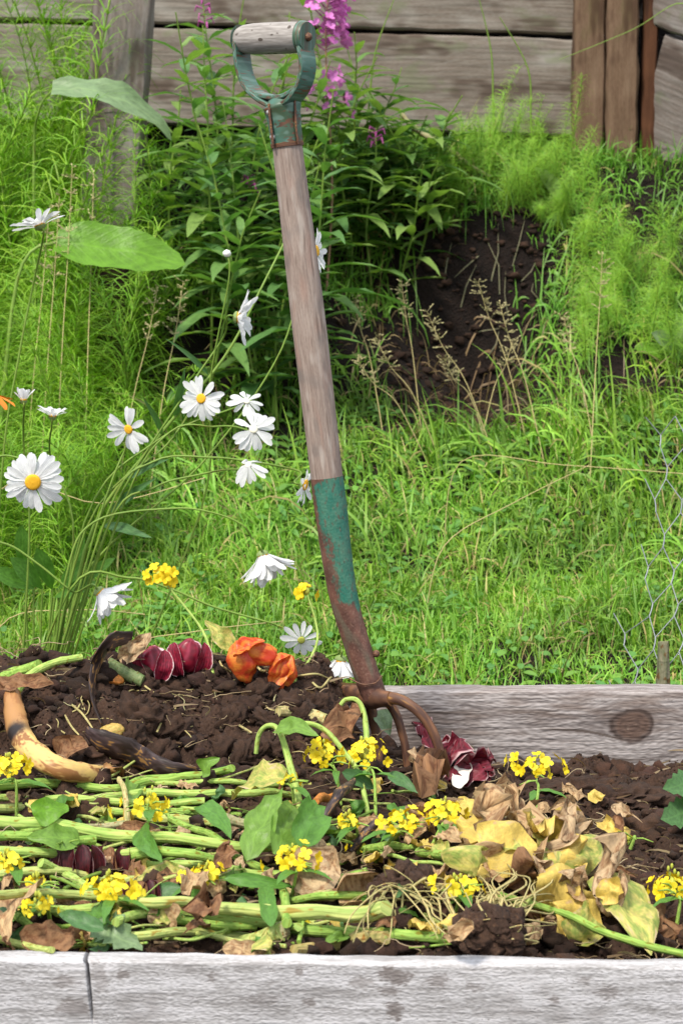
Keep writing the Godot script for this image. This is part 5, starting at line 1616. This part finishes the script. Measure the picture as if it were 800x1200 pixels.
	# --- leaves
	lying("green_leaf", "large upright bright green leaf with a pointed tip", 292, 1012, 330, 924, 0.034, "green2", 0.03, 0.075, 0, 0.6, 0.7, 0.10, Vector3(-0.3, 0.2, 0.95))
	lying("green_leaf", "broad darker green leaf behind the arched stem", 352, 992, 366, 938, 0.036, "green", 0.03, 0.06, 1, 0.7, 0.7, 0.10, Vector3(0.15, 0.25, 0.95))
	lying("green_leaf", "second green leaf leaning beside the large upright one", 322, 1000, 338, 940, 0.034, "green2", 0.03, 0.05, 1, 0.5, 0.4, 0.06, Vector3(0.25, 0.3, 0.9))
	lying("green_leaf", "pale green limp leaf draped under the hooked stem", 335, 915, 275, 936, 0.040, "wiltgreen", 0.05, 0.03, 1, 0.8, 0.6, 0.1, Vector3(-0.1, 0.8, 0.6))
	lying("green_leaf", "glossy green leaf folded at the hooked stem top", 325, 856, 372, 862, 0.026, "green2", 0.085, 0.075, 1, 0.9, 0.7, 0.06, Vector3(0, 0.7, 0.7))
	lying("green_leaf", "pale green leaf behind the fork tines by the board", 445, 832, 456, 862, 0.022, "dockpale", 0.06, 0.04, 1, 0.4, 0.4, 0.04, Vector3(0, 0.4, 0.9))
	lying("green_leaf", "light green leaf hanging over the thick stalk left of the dark onion", 92, 985, 30, 982, 0.026, "green2", 0.04, 0.035, 1, 0.7, 0.5, 0.08)
	lying("green_leaf", "green pointed leaf hanging down between the stalks", 166, 972, 192, 1012, 0.022, "green", 0.045, 0.03, 1, 0.6, 0.5, 0.06, Vector3(-0.2, 0.4, 0.9))
	lying("green_leaf", "green leaf right of the small yellow sprig", 234, 943, 272, 982, 0.024, "green", 0.04, 0.03, 1, 0.6, 0.5, 0.06, Vector3(0.3, 0.5, 0.8))
	lying("green_leaf", "jagged pale green leaf resting on the front board", 110, 1082, 166, 1112, 0.036, "dockpale", 0.035, 0.012, 1, 0.9, 0.5, 0.1, Vector3(-0.1, 0.7, 0.7), "", "leaf", 0.3)
	lying("green_leaf", "narrow dark green leaf pointing up beside the jagged leaf", 122, 1090, 66, 1070, 0.016, "bluegreen", 0.035, 0.045, 0, 0.6, 0.5, 0.06)
	lying("green_leaf", "bright green curled leaf at the end of the top stalk", 238, 905, 256, 888, 0.022, "green2", 0.02, 0.035, 1, 0.9, 0.9, 0.1)
	lying("green_leaf", "yellow green leaf patch below the top stalks", 40, 958, 82, 945, 0.030, "dock", 0.025, 0.03, 1, 0.6, 0.5, 0.1)
	lying("green_leaf", "dark green leaf right of the dark onion", 178, 1052, 214, 1040, 0.020, "bluegreen", 0.02, 0.025, 1, 0.4, 0.5, 0.05)
	lying("green_leaf", "long green leaf blade under the mustard flowers near the middle", 262, 1030, 345, 1040, 0.014, "green", 0.03, 0.03, 0, 0.5, 0.5, 0.05)
	lying("green_leaf", "green leaf strip standing left of the curled dry leaf", 318, 1085, 310, 1038, 0.015, "green", 0.02, 0.03, 3, 0.3, 0.5, 0.05)
	lying("green_leaf", "narrow green leaf below the right mustard heads", 455, 906, 490, 930, 0.016, "bluegreen", 0.03, 0.02, 0, 0.5, 0.5, 0.05)
	lying("green_leaf", "deep green leaf edge under the big mustard heads", 400, 905, 440, 925, 0.02, "bluegreen", 0.03, 0.02, 0, 0.5, 0.5, 0.05)
	lying("dry_leaf", "tan dry leaf folded over the stalk at the left edge", 40, 1042, 6, 1102, 0.036, "drypale", 0.045, 0.015, 1, 0.6, 0.5, 0.1, Vector3(-0.2, 0.5, 0.85))
	lying("dry_leaf", "brown dry leaf lying along the front board", 26, 1108, 102, 1096, 0.030, "drybrown", 0.02, 0.025, 1, 0.5, 0.7, 0.15)
	lying("dry_leaf", "pale tan leaf scrap hanging off the long stalk", 196, 1056, 188, 1088, 0.026, "drypale", 0.04, 0.02, 4, 0.6, 0.6, 0.15, Vector3(0.2, 0.3, 0.95))
	lying("dry_leaf", "dark brown crumpled leaf on the long stalk", 224, 1075, 254, 1058, 0.026, "drybrown", 0.035, 0.04, 1, 0.8, 0.9, 0.3)
	lying("dry_leaf", "pale crumpled leaf between dark onion and flowers", 216, 1050, 238, 1028, 0.022, "drypale", 0.03, 0.035, 4, 0.6, 0.6, 0.2)
	lying("dry_leaf", "brown withered leaf standing beside the green pointed leaf", 262, 1020, 268, 985, 0.020, "drybrown", 0.03, 0.045, 1, 0.8, 0.8, 0.25)
	lying("dry_leaf", "wide tan dry leaf with brown blotches in the middle of the heap", 352, 1044, 398, 994, 0.056, "dry", 0.02, 0.045, 1, 0.8, 0.7, 0.16, Vector3(0.1, 0.45, 0.9))
	lying("dry_leaf", "curled dry leaf rolled into an open tube", 392, 1050, 446, 1032, 0.062, "drypale", 0.02, 0.025, 4, 0.9, 2.2, 0.08, Vector3(0, 0.4, 0.95))
	lying("dry_leaf", "olive brown flat leaf edge showing behind the stalks at the left", 170, 1030, 222, 1022, 0.024, "wiltgreen", 0.012, 0.016, 4, 0.4, 0.4, 0.12)
	lying("dry_leaf", "reddish brown oval leaf scrap among the stalks", 138, 973, 182, 970, 0.016, "drybrown", 0.02, 0.025, 4, 0.4, 0.6, 0.1)
	lying("dry_leaf", "orange brown leaf scrap below the reddish oval one", 150, 980, 190, 980, 0.012, "dry", 0.025, 0.028, 4, 0.4, 0.6, 0.1)
	# dark onion halves
	for q in [[92, 1012, 0.032, "dark purple onion half among the stalks"], [138, 1010, 0.030, "dull brown onion half with papery skin among the stalks"], [172, 1040, 0.022, "small glossy dark red onion scrap among the stalks"]]:
		var at := G(q[0], q[1] + 14, 0.004)
		var on := thing("onion_half", q[3], "onion", at)
		for k in 4:
			var a := -0.9 + 0.6 * k
			part(on, "scale", leaf(q[2] * 1.2, 0.024, 4, 1.3, 1.0, 0.05, k + q[0], 10, 7), M.oniondark if k % 2 == 0 or q[0] == 92 else M.drybrown, Transform3D(basis_yz(Vector3(sin(a) * 0.35, 1.0, 0.1), Vector3(sin(a), 0.3, cos(a))) * Basis(Vector3(1, 0, 0), 0.4), Vector3(sin(a) * q[2] * 0.42, -0.004, cos(a) * 0.012)))
	# --- wilted yellow leaves at the right
	var W := [
		["big soft yellow leaf with a tan margin among the wilted leaves", 622, 1014, 556, 962, 0.046, "wilt", 0.035, 0.05, 1, 0.3, -0.35, 0.06, Vector3(-0.2, 0.75, 0.75)],
		["yellow and green wilted leaf standing behind the stalk fork", 652, 1028, 618, 944, 0.036, "wiltgreen", 0.035, 0.06, 1, 0.6, 0.7, 0.12, Vector3(0.3, 0.4, 0.9)],
		["round yellow leaf lobe on top of the wilted leaves", 662, 1016, 672, 970, 0.038, "wilt", 0.045, 0.06, 4, 0.5, -0.4, 0.10, Vector3(0.1, 0.6, 0.8)],
		["yellow green leaf lobe facing the bare soil", 660, 1014, 704, 978, 0.036, "wiltgreen", 0.04, 0.05, 1, 0.6, -0.5, 0.10, Vector3(0.3, 0.6, 0.75)],
		["large pale yellow leaf hanging to the front board", 712, 1022, 762, 1118, 0.046, "wiltgreen", 0.045, 0.012, 1, 0.5, -0.45, 0.07, Vector3(0.3, 0.4, 0.85)],
		["small bright yellow leaf above the large pale one", 732, 1042, 700, 1048, 0.022, "wilt", 0.05, 0.045, 4, 0.4, 0.5, 0.1, Vector3(-0.1, 0.5, 0.85)],
		["pinkish brown crumpled leaf behind the pale hanging leaf", 702, 1026, 744, 998, 0.036, "dry", 0.03, 0.045, 1, 1.0, 1.0, 0.35, Vector3(0.1, 0.5, 0.85)],
		["pale shrivelled leaf left of the green standing one", 574, 982, 560, 925, 0.030, "drypale", 0.035, 0.055, 0, 0.7, 0.8, 0.22, Vector3(0.2, 0.4, 0.9)],
		["papery tan leaf fold between the yellow leaves", 624, 1008, 588, 928, 0.026, "drypale", 0.045, 0.06, 0, 0.5, 0.9, 0.25, Vector3(0.3, 0.5, 0.8)],
		["tan crumpled leaf cap behind the round yellow lobe", 652, 992, 668, 958, 0.028, "dry", 0.04, 0.055, 4, 1.0, 1.0, 0.25, Vector3(0.1, 0.5, 0.85)],
		["golden brown leaf under the forked pale stem", 648, 1072, 690, 1020, 0.050, "wilt", 0.02, 0.03, 1, 0.5, 0.4, 0.15, Vector3(0.0, 0.6, 0.8)],
		["yellow tan leaf lying under the thin straight stem", 690, 1090, 650, 1058, 0.040, "wilt", 0.012, 0.025, 1, 0.5, 0.4, 0.15, Vector3(0.0, 0.6, 0.8)],
		["pale olive leaf below the golden one", 672, 1100, 700, 1062, 0.034, "wiltgreen", 0.012, 0.025, 1, 0.5, 0.5, 0.12, Vector3(0.1, 0.5, 0.85)],
		["brown shrivelled leaf between root clump and wilted leaves", 606, 1040, 640, 1010, 0.036, "drybrown", 0.02, 0.035, 1, 0.9, 0.9, 0.3, Vector3(0.0, 0.5, 0.85)],
		["rust coloured leaf crumple in the shade of the wilted leaves", 612, 1080, 640, 1056, 0.030, "drybrown", 0.01, 0.02, 1, 0.9, 0.9, 0.3, Vector3(0.0, 0.5, 0.85)],
		["pale tan leaf tip left of the big yellow leaf", 590, 1016, 536, 990, 0.034, "drypale", 0.02, 0.03, 1, 0.6, 0.6, 0.16, Vector3(-0.1, 0.6, 0.8)],
		["orange tinged wilted leaf under the big yellow one", 600, 1002, 530, 968, 0.030, "wilt", 0.02, 0.03, 0, 0.5, 0.6, 0.15, Vector3(-0.1, 0.6, 0.8)],
		["brown dry leaf at the right front corner of the heap", 790, 1085, 742, 1092, 0.026, "drybrown", 0.01, 0.015, 1, 0.6, 0.8, 0.2],
		["cream papery leaf piece below the eggshell", 570, 950, 600, 936, 0.022, "drypale", 0.03, 0.035, 4, 0.8, 0.8, 0.25],
		["beige dry leaf by the small right hand mustard heads", 480, 985, 500, 945, 0.030, "drypale", 0.015, 0.03, 1, 0.7, 0.7, 0.2],
		["beige angular peel next to the middle mustard head", 416, 972, 450, 960, 0.016, "drypale", 0.02, 0.025, 4, 0.3, 0.3, 0.06],
		["brown crumpled leaf at the foot of the fork tine", 488, 935, 512, 900, 0.030, "drybrown", 0.01, 0.02, 1, 0.8, 0.9, 0.35],
		["pinkish dry leaf behind the fork tine", 500, 905, 478, 880, 0.022, "dry", 0.01, 0.025, 1, 0.8, 0.9, 0.35],
	]
	for q in W:
		lying("wilted_leaf" if q[6] in ["wilt", "wiltgreen"] else "dry_leaf", q[0], q[1], q[2], q[3], q[4], q[5] * 1.12, q[6], q[7], q[8], q[9], q[10], q[11], q[12] * 1.6, q[13] if q.size() > 13 else Vector3(0, 0.6, 0.8))
	for i in 16:
		var px := rr(540, 745)
		var py := rr(935, 1090)
		var aa := rr(0, TAU)
		var l := rr(20, 46)
		var m: String = ["wilt", "dry", "drypale", "wiltgreen", "dry"][i % 5]
		lying("wilted_leaf", "shrivelled yellow and tan leaf heaped with the wilted leaves", px, py, px + cos(aa) * l, py + sin(aa) * l * 0.7, rr(0.016, 0.030), m, rr(0.02, 0.05), rr(0.02, 0.055), [0, 1, 4][i % 3], rr(0.5, 1.4), rr(0.5, 1.3), rr(0.2, 0.4), Vector3(rr(-0.5, 0.5), 0.5, 0.8), "shrivelled leaves in the wilted heap")
	# --- dark twigs and a carrot strip
	stalk("dark grey twig sloping beside the green leaves", [[374, 966, 0.025], [392, 940, 0.03], [414, 914, 0.035]], [0.0035, 0.0058, 0.0052, 0.0030], "peel", 0.02, "twig", "twig", "", 0.25)
	stalk("dark twig crossing under the right mustard heads", [[412, 1000, 0.02], [430, 975, 0.025], [446, 955, 0.028]], [0.0030, 0.0048, 0.0032], "peel", 0.02, "twig", "twig", "", 0.3)
	stalk("orange brown carrot strip beside the dark twig", [[370, 940], [384, 934], [400, 928]], [0.0035, 0.005, 0.004], "carrot", 0.028, "carrot_strip", "vegetable scrap")
	stalk("pale brown twig lying among the stalks at the left", [[86, 972], [120, 968], [150, 963]], [0.004, 0.0045], "palewood", 0.02, "twig", "twig", "", 0.3)
	stalk("thin pale stick standing between the stalks", [[140, 912], [147, 930], [149, 962]], [0.003, 0.0028], "root", 0.03, "twig", "twig", "", 0.2)
	stalk("tan stick lying behind the big green leaves", [[262, 958], [290, 966], [320, 972]], [0.0048, 0.005], "palewood", 0.02, "twig", "twig", "", 0.3)
	stalk("tan stem bundle end beside the curled dry leaf", [[326, 1040], [356, 1050], [388, 1052]], [0.005, 0.0055], "root", 0.012, "twig", "twig", "", 0.3)
	# --- root clumps with soil
	root_clump("dark soil ball with pale trailing roots in the middle of the heap", 474, 1052, Vector3(0.026, 0.026, 0.022), 40, [[400, 1035, 560, 1110]], 5)
	root_clump("larger soil ball wrapped in long pale roots at the front board", 574, 1094, Vector3(0.026, 0.019, 0.019), 40, [[520, 1000, 660, 1118]], 6)
	# loose roots on the mound and around
	var k := 0
	for q in [[[184, 858], [192, 842], [206, 830]], [[190, 888], [198, 866], [212, 856], [226, 851]], [[76, 838], [86, 854], [100, 868]], [[84, 826], [98, 838], [114, 862]], [[160, 786], [168, 802], [182, 812]], [[148, 838], [158, 840], [168, 838]], [[300, 780], [312, 786], [330, 770]], [[330, 786], [345, 792], [372, 790], [392, 800]], [[366, 800], [376, 806], [388, 794], [400, 790]], [[270, 788], [258, 776], [262, 760], [276, 752]], [[318, 760], [312, 745], [322, 736], [334, 745], [336, 765]], [[280, 850], [300, 862], [330, 880]]]:
		var pts := []
		for e in q:
			pts.append(G(e[0], e[1], 0.007))
		single("loose_root", "thin pale root lying on the dark mound", "root", tube_mesh(smooth_path(pts, 5), [0.0015, 0.0013, 0.0008], 5, 1.0, 0.2), M.root, Transform3D(), "loose roots on the mound")
		k += 1
	# --- mustard flowers
	floret = floret_mesh(0.0)
	floret2 = floret_mesh(0.35)
	budm = lump(Vector3(0.0014, 0.0026, 0.0014), 0.05, 1.0, 0.0, 6, 7)
	var Y := [
		["yellow mustard cluster at the left edge below the banana skin", 14, 902, 0.042, 20, 960, 14],
		["yellow mustard cluster above the thick stalks left of the mound foot", 174, 940, 0.034, 170, 985, 11],
		["large yellow mustard head right of the arched stem", 428, 885, 0.048, 440, 960, 18],
		["yellow mustard head beside the larger one under the fork", 380, 884, 0.036, 400, 950, 13],
		["small yellow mustard tuft on the drooping pale leaf", 332, 912, 0.022, 345, 960, 7],
		["yellow mustard head standing alone by the back board soil", 628, 903, 0.046, 620, 985, 17],
		["yellow mustard head left of the wilted leaves below the fork tine", 522, 955, 0.040, 500, 1005, 13],
		["yellow mustard head beside the beige dry leaf", 474, 968, 0.038, 440, 1010, 13],
		["yellow mustard head before the wide tan dry leaf", 345, 1010, 0.034, 340, 1060, 12],
		["yellow mustard head above the long yellow green stalk", 238, 1028, 0.032, 236, 1070, 12],
		["yellow mustard head in front of the dull onion half", 131, 1046, 0.042, 126, 1090, 16],
		["yellow mustard tuft on the tan leaf at the left edge", 44, 1034, 0.022, 50, 1075, 7],
		["yellow mustard tuft under the long stalk at the left", 46, 1062, 0.026, 60, 1090, 8],
		["yellow mustard cluster at the left edge beside the light green leaf", 8, 1012, 0.028, 20, 1045, 9],
		["yellow mustard cluster at the right front corner of the bed", 787, 1038, 0.044, 790, 1098, 16],
		["yellow mustard petals half hidden behind the roots", 536, 1042, 0.034, 530, 1080, 9],
		["small yellow mustard buds below the dark twig", 406, 964, 0.026, 420, 1000, 8],
		["tiny yellow mustard tuft left of the wide tan leaf", 420, 996, 0.014, 425, 1012, 4],
		["tiny yellow mustard tuft on the dull onion half", 144, 1002, 0.015, 140, 1030, 4],
		["tiny yellow mustard tuft between cut stalk and tan stalk", 350, 1080, 0.018, 350, 1104, 5],
		["tiny yellow mustard floret on the jagged leaf", 104, 1112, 0.012, 110, 1116, 2],
		["tiny yellow floret on the bare soil at the right", 736, 986, 0.012, 738, 995, 2],
		["small yellow mustard tuft under the big upright leaf", 190, 952, 0.018, 200, 985, 4],
		["tiny yellow mustard tuft above the light green leaf", 72, 995, 0.014, 76, 1012, 3],
	]
	for q in Y:
		sprig(q[0], q[1], q[2], q[3] * 1.12, q[4], q[5], q[6], 0.012 if q[3] < 0.02 else 0.04, 0 if q[3] < 0.02 else 2)
	# two mustard sprigs reaching up behind the heap into the lawn view
	for q in [["yellow mustard sprig rising against the lawn left of the onion", 186, 674, 0.046, 250, 790, 20], ["yellow mustard sprig leaning against the lawn beside the socket", 359, 693, 0.030, 345, 800, 9]]:
		var c := P(q[1], q[2], 2.5)
		var f := G(q[4], q[5], 0.0)
		var tt := thing("mustard_sprig", q[0], "yellow flower", f)
		wpart(tt, "stem", tube_mesh(smooth_path([f, P((q[1] + q[4]) * 0.5 + 20, q[5] - 50, 2.47), c], 6), [0.0022, 0.0013], 6), M.stalk)
		var head := part(tt, "flower_head", lump(Vector3(0.004, 0.005, 0.004), 0.2, 2.0), M.bud, Transform3D(Basis(), c - f))
		for e in q[6]:
			var o := Vector3(rr(-1, 1), rr(-0.5, 0.5), rr(-0.7, 0.7))
			part(head, "floret", floret if e % 2 else floret2, M.yellow, Transform3D(basis_yz(o + Vector3(0, 0.3, 0.7), Vector3(0.1, 1, 0.3)).scaled_local(Vector3.ONE * 1.05), o * q[3] * 0.42))
	# limp yellowed leaf standing up beside the pepper
	lying("wilted_leaf", "limp yellow green leaf standing beside the pepper scrap", 275, 760, 240, 728, 0.022, "wiltgreen", 0.05, 0.06, 1, 0.5, 0.6, 0.1, Vector3(0.1, 0.4, 0.9))
	# strawberry-like leaves reaching in at the right
	var sf := G(815, 990)
	t = thing("leafy_seedling", "toothed blue green leaves reaching in over the soil at the right", "plant", sf)
	for q in [[788, 920, 0.045], [786, 955, 0.05], [812, 930, 0.05]]:
		var e := P(q[0], q[1], -sf.z - 0.02)
		part(t, "leaf", leaf(0.04, q[2] * 0.8, 1, 0.6, 0.3, 0.04, q[0], 11, 5, 0.25), M.bluegreen, Transform3D(basis_yz(e - P(q[0] + 26, q[1] - 4, -sf.z), Vector3(0, 0.5, 0.9)), P(q[0] + 26, q[1] - 4, -sf.z) - sf))
		wpart(t, "petiole", tube_mesh([sf, P(q[0] + 26, q[1] - 4, -sf.z)], [0.002, 0.0014], 5), M.stalk2)
	for i in 34:
		var q := [rr(140, 395), rr(800, 892)]
		var r := rr(0.009, 0.022)
		single("soil_clump", "rough clump of dark fibrous soil on the mound", "soil clump", lump(Vector3(r, r * rr(0.6, 0.9), r * 0.8), 0.55, 2.4, i * 1.7, 14, 18), M.clod, Transform3D(Basis(Vector3(0, 0, 1), rr(-1, 1)), G(q[0], q[1], 0.0)), "soil clumps on the mound")
	for i in 46:
		var px := rr(40, 400)
		var py := rr(792, 900)
		var pts := []
		var aa := rr(0, TAU)
		for k2 in 4:
			pts.append(G(px, py, 0.005))
			aa += rr(-0.9, 0.9)
			px += cos(aa) * rr(5, 12)
			py = clampf(py + sin(aa) * rr(4, 9), 790, 905)
		single("loose_root", "thin pale root lying on the dark mound", "root", tube_mesh(smooth_path(pts, 4), [rr(0.0006, 0.0013), 0.0005], 4, 1.0, 0.2), M.root if i % 3 else M.palewood, Transform3D(), "loose roots on the mound")
	# --- smaller scraps filling the heap between the named pieces
	var lm := ["green", "green2", "bluegreen", "drypale", "dry", "drybrown", "wilt", "wiltgreen"]
	var lab := {"green": "small green leaf scrap trodden among the stalks", "green2": "small light green leaf scrap among the stalks", "bluegreen": "small dark green leaf scrap among the stalks", "drypale": "small pale papery leaf scrap among the stalks", "dry": "small tan leaf scrap among the stalks", "drybrown": "small brown leaf scrap among the stalks", "wilt": "small yellow leaf scrap in the heap", "wiltgreen": "small olive leaf scrap in the heap"}
	for i in 150:
		var px := rr(-20, 540)
		var py := rr(915, 1112)
		var m: String = lm[rng.randi() % 8]
		var a := rr(0, TAU)
		var l := rr(12, 38)
		lying("leaf_scrap", lab[m], px, py, px + cos(a) * l, py + sin(a) * l * 0.5, rr(0.010, 0.024), m, rr(0.004, 0.018), rr(0.004, 0.024), [0, 1, 4][rng.randi() % 3], rr(0.2, 1.2), rr(-0.8, 0.9), rr(0.08, 0.3), Vector3(rr(-0.5, 0.5), 0.7, 0.6), lab[m] + "s")
	for i in 76:
		var px := rr(-20, 480)
		var py := rr(918, 1108)
		var a := rr(-0.35, 0.35) if i % 4 else rr(-1.1, 1.1)
		var l := rr(30, 150)
		var r := rr(0.0007, 0.0026)
		stalk("thin green stalk piece lying loose in the heap", [[px, py], [px + l * 0.5, py + sin(a) * l * 0.5 + rr(-5, 5)], [px + l, py + sin(a) * l]], [r, r * 0.8], ["stalk", "stalk2", "stalk3", "stem"][rng.randi() % 4], rr(0.004, 0.016), "stalk_piece", "stalk", "loose stalk pieces in the heap", 0.1, 1.0, 6)
	for i in 40:
		var px := rr(440, 730)
		var py := rr(930, 1108)
		var m: String = ["dry", "drybrown", "drypale", "wilt"][rng.randi() % 4]
		var a := rr(0, TAU)
		var l := rr(16, 38)
		lying("leaf_scrap", "crumpled dead leaf scrap by the wilted leaves", px, py, px + cos(a) * l, py + sin(a) * l * 0.5, rr(0.012, 0.024), m, rr(0.004, 0.018), rr(0.004, 0.02), 1, rr(0.3, 1.2), rr(-0.8, 0.9), rr(0.15, 0.35), Vector3(rr(-0.5, 0.5), 0.7, 0.6), "crumpled scraps by the wilted leaves")
	for i in 16:
		var c := Vector3(rr(0.06, 0.55), 0, -rr(2.0, 2.58))
		c.y = soil(c.x, -c.z)
		var r := rr(0.004, 0.011)
		single("pebble", "small brown pebble in the bare soil", "pebble", lump(Vector3(r, r * 0.7, r * 0.9), 0.2, 1.3, i * 2.0, 7, 9), M.clod if i % 3 else M.stone, Transform3D(Basis(Vector3.UP, rr(0, 6)), c), "pebbles in the bare soil")
	# crusty dark clod under the back board knot
	for q in [[690, 928, 0.05, 0.014], [740, 935, 0.04, 0.013], [640, 925, 0.03, 0.010]]:
		single("soil_lump", "wide crusty lump of dark soil below the back board", "soil lump", lump(Vector3(q[2], q[3], 0.03), 0.5, 2.2, q[0] * 0.1, 18, 30), M.clod, Transform3D(Basis(Vector3(0, 0, 1), 0.03), G(q[0], q[1], 0.004)), "soil lumps by the back board")

func floret_mesh(open: float) -> ArrayMesh:
	var mb := MB.new()
	for e in 4:
		var a := e * PI / 2 + open
		leaf_in(mb, Transform3D(basis_yz(Vector3(cos(a), 0.35 + open, sin(a)), Vector3.UP), Vector3.ZERO), 0.0074, 0.0062, 2, 0.5, 0.3, 0.06, e + open, 5, 3)
	return mb.mesh()

func root_clump(label: String, px: float, py: float, radii: Vector3, n: int, boxes: Array, sd: int) -> void:
	var c := G(px, py, radii.y * 0.5)
	var t := thing("root_clump", label, "root clump", c - Vector3(0, radii.y * 0.8, 0))
	var bmb := MB.new()
	lump_in(bmb, Transform3D(), radii, 0.3, 2.0, sd * 3.1, 18, 24)
	for i in 130:
		var o := Vector3(rr(-1, 1), rr(-0.6, 1), rr(-1, 1)).normalized()
		var s := rr(0.003, 0.010)
		lump_in(bmb, Transform3D(Basis(o, rr(0, 6)), o * radii * rr(0.85, 1.05)), Vector3(s, s * 0.8, s), 0.6, 2.0, i, 6, 8)
	var ball := bmb.mesh()
	part(t, "soil_ball", ball, M.soil, Transform3D(Basis(), Vector3(0, radii.y * 0.8, 0)))
	for i in n:
		var b: Array = boxes[0]
		var a := rr(0, TAU)
		var dir := Vector3(cos(a), rr(-0.2, 1.0), absf(sin(a)) + 0.1).normalized()
		var p0 := c + dir * radii * 0.8
		var q := G(rr(b[0], b[2]), rr(b[1], b[3]), rr(0.008, 0.045))
		var m1 := p0.lerp(q, 0.35) + Vector3(rr(-0.012, 0.012), rr(0.002, 0.02), rr(0.0, 0.016))
		var m2 := p0.lerp(q, 0.7) + Vector3(rr(-0.02, 0.02), rr(-0.002, 0.014), rr(-0.004, 0.012))
		var r := rr(0.0005, 0.0013) * (1.6 if rng.randf() < 0.15 else 1.0)
		wpart(t, "root", tube_mesh(smooth_path([p0, m1, m2, q], 5), [r, r * 0.9, r * 0.5], 4), M.root)

# ---------------------------------------------------------------- scene
func _ready() -> void:
	rng.seed = 20240611
	nz.noise_type = FastNoiseLite.TYPE_SIMPLEX_SMOOTH
	nz.frequency = 1.0
	nz.seed = 7
	nz.fractal_type = FastNoiseLite.FRACTAL_NONE
	# camera
	var cam := Camera3D.new()
	cam.name = "camera"
	cam.position = Vector3(0, CAM_Y, 0)
	cam.rotation = Vector3(-PITCH, 0, 0)
	cam.fov = rad_to_deg(2.0 * atan(600.0 / F))
	cam.near = 0.05
	cam.far = 200.0
	var lens := CameraAttributesPhysical.new()
	lens.frustum_focal_length = 48.0
	lens.frustum_focus_distance = 2.3
	lens.frustum_near = 0.05
	lens.frustum_far = 200.0
	lens.exposure_aperture = 11.0
	cam.attributes = lens
	add_child(cam)
	# bright overcast sky, a soft sun through thin cloud from the upper left
	var env := Environment.new()
	env.background_mode = Environment.BG_SKY
	var sm := ProceduralSkyMaterial.new()
	sm.sky_top_color = Color(0.93, 0.96, 1.0)
	sm.sky_horizon_color = Color(0.86, 0.89, 0.93)
	sm.sky_curve = 0.2
	sm.ground_bottom_color = Color(0.30, 0.33, 0.22)
	sm.ground_horizon_color = Color(0.55, 0.58, 0.50)
	sm.sun_angle_max = 0.0
	var sky := Sky.new()
	sky.sky_material = sm
	env.sky = sky
	env.background_energy_multiplier = 0.84
	env.tonemap_mode = Environment.TONE_MAPPER_LINEAR
	env.tonemap_exposure = 1.92
	env.sdfgi_enabled = true
	env.ssao_enabled = true
	env.ssil_enabled = true
	var we := WorldEnvironment.new()
	we.name = "world_environment"
	we.environment = env
	add_child(we)
	var sun := DirectionalLight3D.new()
	sun.name = "sun"
	sun.light_energy = 0.8
	sun.light_color = Color(1.0, 0.97, 0.92)
	sun.light_angular_distance = 10.0
	sun.shadow_enabled = true
	add_child(sun)
	sun.look_at_from_position(Vector3(-2.0, 5.0, 0.6), Vector3(0, 0, -2.4))
	make_materials()
	build_ground()
	build_bed()
	build_wall()
	build_grass()
	build_horsetails()
	build_willowherb()
	build_weeds()
	build_fork()
	build_daisies()
	build_clods()
	build_heap()
